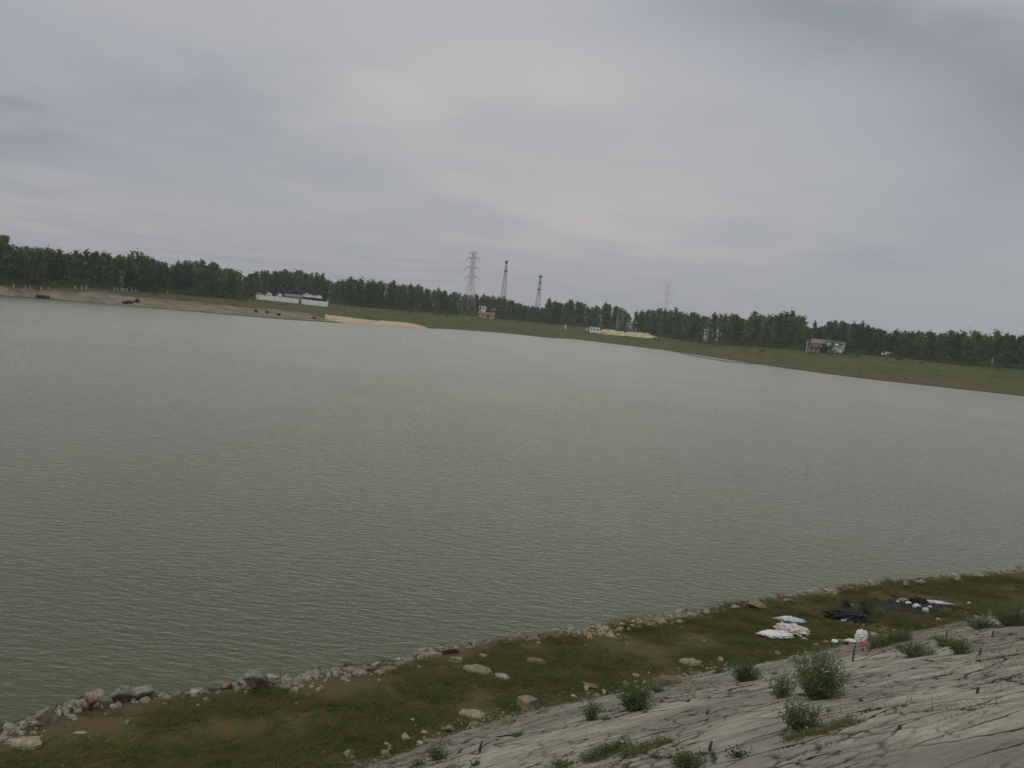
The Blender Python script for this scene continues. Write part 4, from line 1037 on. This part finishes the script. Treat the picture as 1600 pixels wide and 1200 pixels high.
rock(895, 998, .32, .28, .26, 'rock_brown', 'rounded brown boulder sitting alone on the pale water edge', n=14)
rock(1186, 950, 1.0, .55, .30, 'rock_brown', 'large brown boulder jutting into the water above the white sacks', rz=.5, n=14)
rock(1150, 951, .42, .30, .16, 'rock_tan', 'pale rock at the left foot of the large brown boulder')
rock(1231, 942, .36, .26, .20, 'rock_grey', 'grey rock on the water edge right of the large brown boulder')
rock(1183, 953, .24, .16, .10, 'rock_pale', 'small white stone tucked under the large brown boulder')
rock(1307, 926, .34, .20, .12, 'rock_pale', 'pale flat stone on the water edge above the dark cloth heap')
rock(1414, 917, .44, .34, .28, 'rock_brown', 'brown rock on the water edge above the black ash, left of a pair')
rock(1437, 915, .46, .34, .28, 'rock_tan', 'tan rock on the water edge above the black ash, right of a pair')
rock(1496, 910, .5, .36, .28, 'rock_tan', 'pointed tan rock at the water edge right of the black ash')
rock(1530, 903, .7, .4, .22, 'rock_grey', 'wide grey rock pile stone near the right end of the near waterline')
rock(634, 1157, .24, .18, .16, 'rock_tan', 'rounded tan stone at the foot of the slope bottom centre')
rock(702, 1143, .22, .20, .16, 'rock_grey', 'dull greenish round stone at the foot of the slope bottom centre')
rock(547, 1183, .26, .20, .14, 'rock_tan', 'pointed tan stone on dark soil at the bottom edge')
rock(604, 1170, .26, .16, .12, 'rock_pale', 'small white double stone at the bottom near the slope edge')
rock(675, 1160, .42, .14, .07, 'rock_tan', 'thin yellowish slab on the gravel at the foot of the slope', slab=True, rz=.1)
rock(1020, 1085, .26, .2, .10, 'rock_tan', 'small tan stone between the leafy weed and the flat topped rock')
rock(1366, 994, .3, .2, .10, 'rock_tan', 'small tan stone beside the red and white bag', slab=True)
# small countable stones along the waterline and the foot of the slope
small = [rock_mesh(900 + i, .22, .17, .13, 9, i % 3 == 0) for i in range(12)]
for i, m_ in enumerate(small): m_.materials.append(MT[('rock_tan', 'rock_grey', 'rock_pale', 'rock_tan', 'rock_brown', 'rock_grey')[i % 6]])
def dense(u): return float(fbm(np.array(u * .35), np.array(2.2), 203, 3))
ns = 0; r5 = random.Random(55)
def proj(p):
    v = np.array(p) - CAM; z_ = v @ fw; return 800 + F0 * (v @ cr) / z_, 600 - F0 * (v @ cu) / z_
ZS = [(150, 'left of the lower left grey boulders'), (240, 'beside the lower left grey boulders'), (375, 'left of the biggest grey rock'), (490, 'around the biggest grey rock'), (640, 'left of the slab cluster'),
      (770, 'around the slab cluster'), (885, 'left of the rounded brown boulder'), (1010, 'just right of the rounded brown boulder'), (1140, 'left of the large brown boulder'), (1260, 'around the large brown boulder'),
      (1400, 'above the dark cloth heap'), (1510, 'above the black ash patch'), (9999, 'at the right end')]
ZF = [(720, 'near the bottom edge'), (900, 'below the thick tan block'), (1060, 'around the dense dark green weed'), (1250, 'left of the tallest bushy weed'), (1400, 'near the red and white bag'), (9999, 'near the right edge')]
def put_small(u, s, sc_, label, group):
    x, y = to_xy(u, s); z = float(ground_z(x, y))
    mi_ = r5.randrange(len(small)); o = bpy.data.objects.new('stone', small[mi_]); COL.objects.link(o)
    o.location = (x, y, z - .02); o.rotation_euler = (r5.uniform(-.3, .3), r5.uniform(-.3, .3), r5.uniform(0, 6.28)); o.scale = (sc_, sc_ * r5.uniform(.7, 1.1), sc_ * r5.uniform(.6, 1.1))
    px_ = proj((x, y, z))[0]; colr = ('tan', 'grey', 'pale', 'tan', 'brown', 'grey')[mi_ % 6]; big = 'tiny' if sc_ < .75 else 'small' if sc_ < 1.3 else 'fist sized'
    zn = next(t for lim, t in (ZS if 'waterline' in group else ZF) if px_ < lim)
    where = 'at the water edge ' if 'waterline' in group else 'at slope foot '
    lb = '%s %s stone %s%s' % (big, colr, where, zn); tag(o, lb, 'stone', lb)
while ns < 215:
    u = r5.uniform(-1, 36) if r5.random() < .8 else r5.uniform(10, 17)
    if r5.random() > .35 + dense(u): continue
    s = float(shore_s(np.array(u))) + r5.gauss(.22, .16)
    put_small(u, s, r5.choice([.6, .8, 1, 1.2, 1.7]), 'small angular stone in the broken edging along the near waterline', 'stones along the near waterline'); ns += 1
ns = 0
while ns < 70:
    u = r5.uniform(2, 30); s = float(foot_s(np.array(u))) - abs(r5.gauss(.1, .3)) - .05
    put_small(u, s, r5.choice([.4, .6, .8, 1.0]), 'small loose stone in the gravel at the foot of the stone slope', 'stones at the foot of the slope'); ns += 1
# gravel stuff
def scatter_chips(name, n, pos, sizes, mats, label):
    rs = np.random.RandomState(9); V = []; Fq = []
    base = np.array([[-.5, -.5, 0], [.5, -.5, 0], [.5, .5, 0], [-.5, .5, 0], [-.35, -.4, .6], [.4, -.3, .6], [.35, .35, .55], [-.3, .4, .6]])
    fq = np.array([[4, 5, 6, 7], [0, 1, 5, 4], [1, 2, 6, 5], [2, 3, 7, 6], [3, 0, 4, 7]])
    for i in range(n):
        x, y = pos(rs); z = float(ground_z(x, y, False)) if True else 0
        s = rs.choice(sizes) * rs.uniform(.6, 1.3); t = rs.uniform(0, 6.28); c, sn = math.cos(t), math.sin(t)
        b = (base + rs.uniform(-.15, .15, base.shape)) * np.array([s, s * rs.uniform(.5, 1), s * rs.uniform(.4, .9)])
        b = np.stack([b[:, 0] * c - b[:, 1] * sn + x, b[:, 0] * sn + b[:, 1] * c + y, b[:, 2] + z - .01], 1)
        Fq.append(fq + len(V) * 8); V.append(b)
    o = link(name, np_mesh(name, np.concatenate(V), np.concatenate(Fq), 4), MT[mats])
    tag(o, label, 'gravel', kind='stuff')
def pos_shore(rs):
    while True:
        u = rs.uniform(-2, 38)
        if rs.rand() < .3 + dense(u) * .8: break
    return to_xy(u, float(shore_s(np.array(u))) + rs.normal(.20, .17) + .30 * max(0, dense(u) - .5))
scatter_chips('shore_rubble', 2600, pos_shore, [.03, .05, .08, .12], 'rock_pale', 'fine pale rubble scattered along the near waterline')
scatter_chips('shore_rubble_brown', 3000, pos_shore, [.04, .06, .08, .13], 'rock_tan', 'fine brown rubble scattered along the near waterline')
def pos_foot(rs):
    u = rs.uniform(-1, 34); return to_xy(u, float(foot_s(np.array(u))) - abs(rs.normal(0, .38)) - .02)
scatter_chips('foot_gravel', 2200, pos_foot, [.02, .035, .06], 'rock_tan', 'tan gravel strewn along the foot of the stone slope')
def pos_strip(rs):
    u = rs.uniform(-1, 36); a, b = float(shore_s(np.array(u))), float(foot_s(np.array(u))); return to_xy(u, a + (b - a) * rs.uniform(.05, .95))
scatter_chips('strip_litter', 240, pos_strip, [.03, .05], 'rock_pale', 'pale chips and bits of litter dotted over the near grass')

def pos_heap(c, sx):
    def f(rs):
        u = c + rs.normal(0, sx); return to_xy(u, float(shore_s(np.array(u))) + abs(rs.normal(.3, .3)))
    return f
hu = [to_us(*on_plane(px, py, 0)[:2])[0] for px, py in ((985, 972), (520, 1052), (110, 1110), (700, 1020), (1480, 905))]
scatter_chips('rubble_heap', 900, pos_heap(hu[0], 1.3), [.06, .10, .16], 'rock_tan', 'loose heap of tan rubble at the waterline right of the rounded brown boulder')
scatter_chips('rubble_heap_grey', 420, pos_heap(hu[1], 1.0), [.06, .10, .16], 'rock_grey', 'grey rubble spread along the waterline right of the biggest grey rock')
scatter_chips('rubble_corner', 420, pos_heap(hu[2], .9), [.06, .10, .15], 'rock_grey', 'grey rubble spread along the waterline in the lower left corner')
pa = hit_near(1425, 947)
def pos_ash(rs): return pa.x + rs.normal(0, .75), pa.y + rs.normal(0, .55)
scatter_chips('burnt_debris', 420, pos_ash, [.04, .08, .14], 'ash', 'small black burnt scraps strewn over and around the ash patch')
pc_ = hit_near(1325, 965)
def pos_cl(rs): return pc_.x + rs.normal(0, .5), pc_.y + rs.normal(0, .4)
scatter_chips('dark_debris', 160, pos_cl, [.04, .07, .12], 'ash', 'small dark scraps strewn around the dark cloth heap')
# short grass ----------------------------------------------------------------
def blades(n, pos, hmin, hmax, wd, rs, lean=.5, zf=None):
    x, y, z, h = pos(n)
    t = rs.uniform(0, 6.28, n); ln = rs.uniform(0, lean, n) * h; la = rs.uniform(0, 6.28, n)
    h = h * rs.uniform(hmin, hmax, n); w2 = wd / 2
    a = np.stack([x - np.cos(t) * w2, y - np.sin(t) * w2, z - .01], 1); b = np.stack([x + np.cos(t) * w2, y + np.sin(t) * w2, z - .01], 1)
    c = np.stack([x + np.cos(la) * ln, y + np.sin(la) * ln, z + h], 1)
    return np.stack([a, b, c], 1).reshape(-1, 3), np.arange(3 * n).reshape(-1, 3)
rs = np.random.RandomState(3)
def g_pos(n):
    U = rs.uniform(-4, 42, n * 3); a, b = shore_s(U), foot_s(U); S = a + .35 + (b - a - .45) * rs.uniform(0, 1, n * 3)
    keep = (fbm(U * .9, S * .9, 301, 4) + .30 * rs.rand(len(U))) > .585 + .16 * np.exp(-(S - a) / .9)
    U, S = U[keep][:n], S[keep][:n]
    x, y = to_xy(U, S); return x, y, ground_z(x, y, False), np.ones(len(x))
x, y, z, h = g_pos(210000); n = len(x)
rs2 = np.random.RandomState(4)
def fixed(n_): return x, y, z, np.ones(n_)
rs_keep = rs
tf = np.clip((fbm(x * 2.2, y * 2.2, 333, 3) - .5) * 7, 0, 1)
def fixed(n_): return x, y, z, .7 + tf * 1.3
V, Fq = blades(n, fixed, .02, .075, .018, rs2)
MT['grass'] = leafmat('short_grass', (.054, .092, .012), (.150, .112, .036), 3.2, 0)
tag(link('grass', np_mesh('grass', V, Fq, 3), MT['grass']), 'short green and brown grass carpeting the near bank', 'grass', kind='stuff')
# thin dry grass and moss in the joints of the stone slope
U = rs.uniform(0, 36, 260000); Q = rs.uniform(.05, 11, 260000)
h_, ck, _, _ = revet_relief(U, Q)
k_ = (ck > .45) & ((fbm(U * .45, Q * .6, 401, 3) + .12 * rs.rand(len(U))) > .58)
U, Q = U[k_], Q[k_]; x, y = to_xy(U, foot_s(U) + Q); z = fz + .05 + SLOPE * Q + revet_relief(U, Q)[0]; n = len(x)
V, Fq = blades(n, lambda n_: (x, y, z, np.ones(n_)), .02, .08, .012, rs2, .8)
MT['joint_grass'] = leafmat('joint_grass', (.07, .075, .03), (.13, .12, .06), 2, 0)
tag(link('joint_grass', np_mesh('joint_grass', V, Fq, 3), MT['joint_grass']), 'thin dry grass growing in the joints of the stone slope', 'grass', kind='stuff')

# ------------------------------------------------------------------ weeds on the slope
def weed(px, py, w_, h_, label, n=60, m='weed', flowers=0, wisp=.7, lf=.030, cat='weed', name='weed', per=16, group=None, flat=False):
    w_ *= .86; h_ *= .92
    p = hit_near(px, py); rs = np.random.RandomState(int(px + 3 * py)); r = random.Random(int(px + py))
    o = empty(name, p, 0, label, cat, group); mb = MB(); P = []; FL = []
    for i in range(n):
        a = r.uniform(0, 6.28); q = r.random() ** .6; rad = w_ / 2 * q
        if flat:
            bx, by = r.uniform(-.5, .5) * w_ * uh[0], r.uniform(-.5, .5) * w_ * uh[1]
            t_ = r.uniform(-.5, .5) * w_; bx, by = t_ * uh[0] + r.gauss(0, .06), t_ * uh[1] + r.gauss(0, .06); rad = .08
        else: bx, by = rad * .25 * math.cos(a), rad * .25 * math.sin(a)
        hh = h_ * r.choice([.5, .65, .8, 1.0, 1.1]) * r.uniform(.85, 1.0) * (1 - .30 * q)
        gz_ = float(ground_z(p.x + bx, p.y + by)) - p.z if flat else 0
        pts = []
        for j in range(5):
            f = j / 4; pts.append(Vector((bx + rad * math.cos(a) * f ** 1.3 + r.gauss(0, .01), by + rad * math.sin(a) * f ** 1.3 + r.gauss(0, .01), gz_ - .02 + hh * (f - .12 * q * f * f))))
        mb.tube(pts, [.005, .0045, .004, .003, .0015], 3)
        for j in range(int(per * 1.9)):
            f = r.uniform(.08, 1.0) * 4; k = min(3, int(f)); c = pts[k].lerp(pts[k + 1], f - k)
            P.append((c.x + r.gauss(0, .03 * wisp * 2), c.y + r.gauss(0, .03 * wisp * 2), max(gz_, c.z + r.gauss(0, .02))))
        if r.random() < flowers: FL.append(tuple(pts[4]))
    mb.build('stem', MT['stem'], o)
    V, Fq = leaf_cloud(np.array(P), lf, rs); nl = len(Fq)
    if FL:
        Pf = np.repeat(np.array(FL), 5, 0) + rs.normal(size=(len(FL) * 5, 3)) * .012
        V2, F2 = leaf_cloud(Pf, .03, rs); Fq = np.concatenate([Fq, F2 + len(V)]); V = np.concatenate([V, V2])
    fo = link('foliage', np_mesh('foliage', V, Fq, 4), MT[m], o); fo.data.materials.append(MT['flower'])
    mi = np.zeros(len(Fq), np.int32); mi[nl:] = 1; fo.data.polygons.foreach_set('material_index', mi)
    return o
weed(1276, 1092, .90, 1.0, 'tallest bushy weed with pale seed heads in the middle of the stone slope', 150, flowers=.10, per=30, m='weed')
weed(1221, 1090, .5, .62, 'thin wispy weed just left of the tallest bushy weed', 40, flowers=.12, per=14)
weed(1162, 1065, .75, .62, 'rounded green weed at the foot of the slope left of the tallest one', 80, per=26)
weed(990, 1110, .72, .72, 'dense dark green upright weed at the slope edge, centre right', 90, per=34, m='weed')
weed(922, 1126, .42, .50, 'small thin weed left of the dense dark green one', 30, per=16)
weed(683, 1187, .36, .34, 'small wispy weed at the slope edge near the bottom centre', 30, per=14)
weed(1250, 1138, .70, .50, 'spreading weed with pale flecks below the tallest one', 80, flowers=.12, per=16)
weed(1308, 1139, .85, .16, 'low yellowish mat of weed right of the spreading one', 70, m='weed_y', per=12, flat=True)
weed(1256, 1150, .55, .10, 'thin strip of yellow green moss like weed under the spreading one', 50, m='weed_y', per=10, flat=True)
weed(1430, 1026, .9, .34, 'yellow green low weed on the upper right part of the slope', 90, per=18, m='weed')
weed(1501, 1022, .55, .42, 'small rounded dull weed right of the yellow green low weed', 50, per=20)
weed(1478, 1008, .7, .25, 'low green weed between the yellow green and the dull rounded weeds', 60, per=16)
weed(1392, 1006, 1.7, .42, 'spreading green weed mat along the slope foot right of the red and white bag', 160, per=18, flat=True)
weed(1582, 978, 1.5, .85, 'large green bush of weed at the right edge on the slope foot', 150, per=26)
weed(1530, 983, .8, .45, 'smaller dull weed left of the large one at the right edge', 60, per=18)
weed(945, 1180, .75, .20, 'left clump of the grass strip crossing the stone slope at the bottom', 110, per=12, m='weed', flat=True, name='grass_clump', cat='grass clump')
weed(1010, 1172, .95, .16, 'right clump of the grass strip crossing the stone slope at the bottom', 110, per=12, m='weed_y', flat=True, name='grass_clump', cat='grass clump')
weed(1075, 1198, .5, .22, 'leafy green clump at the bottom edge below the grass strip', 60, per=18)
weed(880, 1199, .34, .12, 'reddish green tuft at the bottom edge left of the grass strip', 30, per=12)
weed(655, 1197, .22, .12, 'tiny tuft at the bottom edge under the small wispy weed', 20, per=10)
weed(742, 1197, .14, .18, 'single thin sprig at the bottom edge of the stone slope', 8, per=10)
weed(808, 1150, .14, .06, 'tiny green tuft growing in the smooth part of the slope edge', 12, per=10)
weed(1375, 963, .36, .34, 'round yellowish weed left of the black ash patch', 40, m='weed_y', per=18)
weed(1352, 962, .40, .60, 'dark withered weed right of the red cloth', 40, m='darkweed', per=16)
weed(1322, 952, .45, .55, 'dark withered weed standing behind the cloth heap', 40, m='darkweed', per=14)
weed(1415, 937, .62, .30, 'yellow green weed at the top of the black ash patch', 50, m='weed_y', per=14)
weed(1125, 1052, .35, .16, 'low weed at the foot of the slope left of the rounded green one', 30, per=12)
weed(1025, 1082, .5, .25, 'small green weed beside the flat topped brown rock', 40, per=14)
weed(1155, 1182, .45, .12, 'dark dry twiggy weed lying on the lower slope', 26, m='darkweed', per=5)
# stakes
for px, py, h_, lb in ((1332, 1033, .34, 'dark wooden stake standing up from the slope below the red and white bag'), (1347, 1018, .09, 'stub of dark stake right of the tall stake, left of a pair'), (1358, 1018, .10, 'stub of dark stake right of the tall stake, right of a pair'),
                       (1478, 997, .17, 'dark stake in the gravel above the low green weed'), (1550, 996, .15, 'dark stake on the upper slope near the right edge'), (1530, 1024, .14, 'thin dark stake right of the rounded dull weed'),
                       (749, 1176, .18, 'thin dark stake standing on the lower left of the stone slope'), (1108, 1173, .12, 'short black stub on the smooth lower slope'), (1422, 1013, .16, 'dark stake rising behind the yellow green low weed'), (1526, 1083, .08, 'tiny black stub on the smooth right part of the slope'), (1104, 1117, .07, 'tiny black stub in the middle of the slope')):
    p = hit_near(px, py); mb = MB(); mb.bar(p - Vector((0, 0, .05)), p + Vector((.01, 0, h_ * .6)), .022, .02, 6); mb.bar(p + Vector((.01, 0, h_ * .6)), p + Vector((.025, .01, h_)), .02, .012, 6)
    tag(mb.build('stake', MT['wood_stake']), lb, 'stake')

# ------------------------------------------------------------------ litter
def lump(name, px, py, w_, d_, h_, m, label, rz=0, cat='bag', seed=1, amp=.30, pinch=None, p=None, sub=5, freq=2.6):
    bm = bmesh.new(); bmesh.ops.create_icosphere(bm, subdivisions=sub, radius=1)
    for v in bm.verts:
        c = v.co.copy(); n_ = mnoise.fractal(c * freq + Vector((seed * 3.1, 0, 0)), .9, 2.1, 5)
        rd = mnoise.ridged_multi_fractal(c * freq * 1.3 + Vector((seed, 5, 0)), .9, 2.2, 5, 1.0, 2.0)
        k = 1 + amp * n_ + amp * .42 * (rd - 1)
        x, y, z = c.x * k, c.y * k, c.z * k
        if pinch: f = max(0, -x); y *= 1 - .7 * min(1, f) ** 2; z *= 1 - .55 * min(1, f) ** 2
        v.co = Vector((x * w_ / 2, y * d_ / 2, max(-.02, z * h_ * .5 + h_ * .42)))
    me = bpy.data.meshes.new(name); bm.to_mesh(me); bm.free()
    o = link(name, me, MT[m], smooth=True); o.location = p or hit_near(px, py); o.rotation_euler = (0, 0, rz)
    if label: tag(o, label, cat)
    return o
lump('plastic_sack', 1210, 996, .92, .50, .18, 'plastic', 'flat white woven sack lying leftmost and lowest of the three by the shore', .1, 'sack', 1, .22, True)
lump('plastic_sack', 1237, 990, .78, .60, .24, 'plastic_pink', 'crumpled pinkish white sack in the middle of the three by the shore', -.4, 'sack', 2, .42, freq=3)
lump('plastic_sack', 1233, 972, .78, .36, .14, 'plastic_blue', 'thin bluish white sack at the top of the three by the shore', -.1, 'sack', 3, .35, True)
lump('plastic_scrap', 1256, 999, .14, .10, .05, 'plastic', 'small white scrap on the grass below the crumpled sack', .2, 'scrap', 4, .4)
lump('plastic_scrap', 1262, 1001, .12, .05, .03, 'plastic_blue', 'tiny bluish shred beside the small white scrap', .2, 'scrap', 14, .4)
# red and white bag: flat tail and upright peak
pbg = hit_near(1338, 1004); o = empty('shopping_bag', pbg, 0, 'white plastic bag with red print and an upright peak at the slope foot', 'bag')
t1 = lump('bag_tail', 0, 0, .36, .20, .08, 'plastic', None, .1, seed=5, amp=.3, p=Vector((-.14, 0, 0)), pinch=True)
t2 = lump('bag_peak', 0, 0, .30, .20, .36, 'plastic', None, .1, seed=6, amp=.35, p=Vector((.12, .02, 0)))
t3 = lump('red_print', 0, 0, .28, .12, .10, 'red', None, .1, seed=7, amp=.35, p=Vector((.16, -.12, 0)))
for t in (t1, t2, t3): t.parent = o
lump('foam_bowl', 1304, 1005, .18, .16, .10, 'green_lid', 'pale green foam bowl at the slope foot left of the red and white bag', 0, 'bowl', 8, .1)
rock(1318, 1004, .28, .14, .10, 'rock_tan', 'tan stone between the green bowl and the red and white bag', slab=True, rz=.3)
o = rock(1322, 1009, .44, .10, .04, 'rock_tan', 'thin tan strip of stone lying just below the green bowl', slab=True, rz=.1)
# dark cloth heap
lump('cloth_heap', 1322, 968, 1.05, .60, .30, 'cloth_dark', 'heap of dark wet cloth on the grass between the sacks and the ash', 0, 'cloth heap', 9, .4, freq=2.6)
lump('foam_tray', 1303, 964, .20, .14, .05, 'green_lid', 'bright pale green foam tray at the left of the dark cloth heap', .1, 'tray', 10, .12)
lump('plastic_scrap', 1325, 972, .34, .16, .10, 'plastic_blue', 'blue and white plastic scrap lying on the front of the dark cloth heap', .3, 'scrap', 11, .45)
lump('plastic_scrap', 1329, 946, .16, .12, .07, 'plastic_blue', 'dull pale green scrap on the grass behind the dark cloth heap', .3, 'scrap', 21, .4)
lump('cloth_scrap', 1340, 964, .40, .24, .14, 'cloth_red', 'faded red cloth at the right of the dark cloth heap', -.2, 'cloth', 12, .4)
lump('plastic_scrap', 1338, 968, .12, .09, .06, 'plastic', 'small grey white scrap below the faded red cloth', 0, 'scrap', 13, .4)
# ash patch
for i, (px, py, w_, d_) in enumerate(((1400, 951, 1.7, .8), (1437, 945, 1.9, 1.1))):
    lump('ash_patch', px, py, w_, d_, .05, 'ash', ('left, duller' if i == 0 else 'right, blacker') + ' part of the black burnt ash patch on the near grass', A0 * .4, 'ash', 30 + i, .35, freq=3)
lump('plastic_sheet', 1458, 944, .95, .16, .12, 'plastic_blue', 'long bluish plastic strip lying across the right end of the ash patch', -.05, 'sheet', 33, .4, True)
lump('cloth_scrap', 1433, 943, .5, .26, .20, 'cloth_dark', 'dull purple grey cloth in the middle of the ash patch', 0, 'cloth', 34, .4)
lump('cardboard_scrap', 1410, 942, .42, .24, .14, 'rock_tan', 'brown torn cardboard on the top left of the ash patch', .4, 'cardboard', 35, .45)
for i, (px, py, w_, lb) in enumerate(((1402, 943, .16, 'white scrap at the left end of the ash patch'), (1419, 945, .20, 'white crumpled scrap beside the brown cardboard'), (1432, 950, .26, 'brightest white scrap at the front middle of the ash patch'),
                                     (1453, 950, .14, 'round white scrap at the front right of the ash patch'), (1446, 956, .26, 'pale greenish scrap on the grass just in front of the ash patch'), (1514, 944, .14, 'lone pale scrap on the grass right of the ash patch'))):
    lump('plastic_scrap', px, py, w_, w_ * .7, w_ * .5, 'plastic' if i < 4 else 'plastic_blue', lb, .3 * i, 'scrap', 40 + i, .4)

# ------------------------------------------------------------------ haze
HAZE = 0.00023
if HAZE > 0:
    mb = MB().box((0, 0, 50), (6000, 6000, 120)); m = bpy.data.materials.new('haze'); m.use_nodes = True
    nt = m.node_tree; nt.nodes.clear(); out = nt.nodes.new("ShaderNodeOutputMaterial"); pv = nt.nodes.new("ShaderNodeVolumePrincipled")
    pv.inputs['Color'].default_value = (.90, .94, 1.0, 1); pv.inputs['Density'].default_value = HAZE; pv.inputs['Anisotropy'].default_value = .2
    nt.links.new(pv.outputs[0], out.inputs['Volume'])
    o = mb.build('haze', m); tag(o, 'thin grey haze over the reservoir', 'haze', kind='stuff')
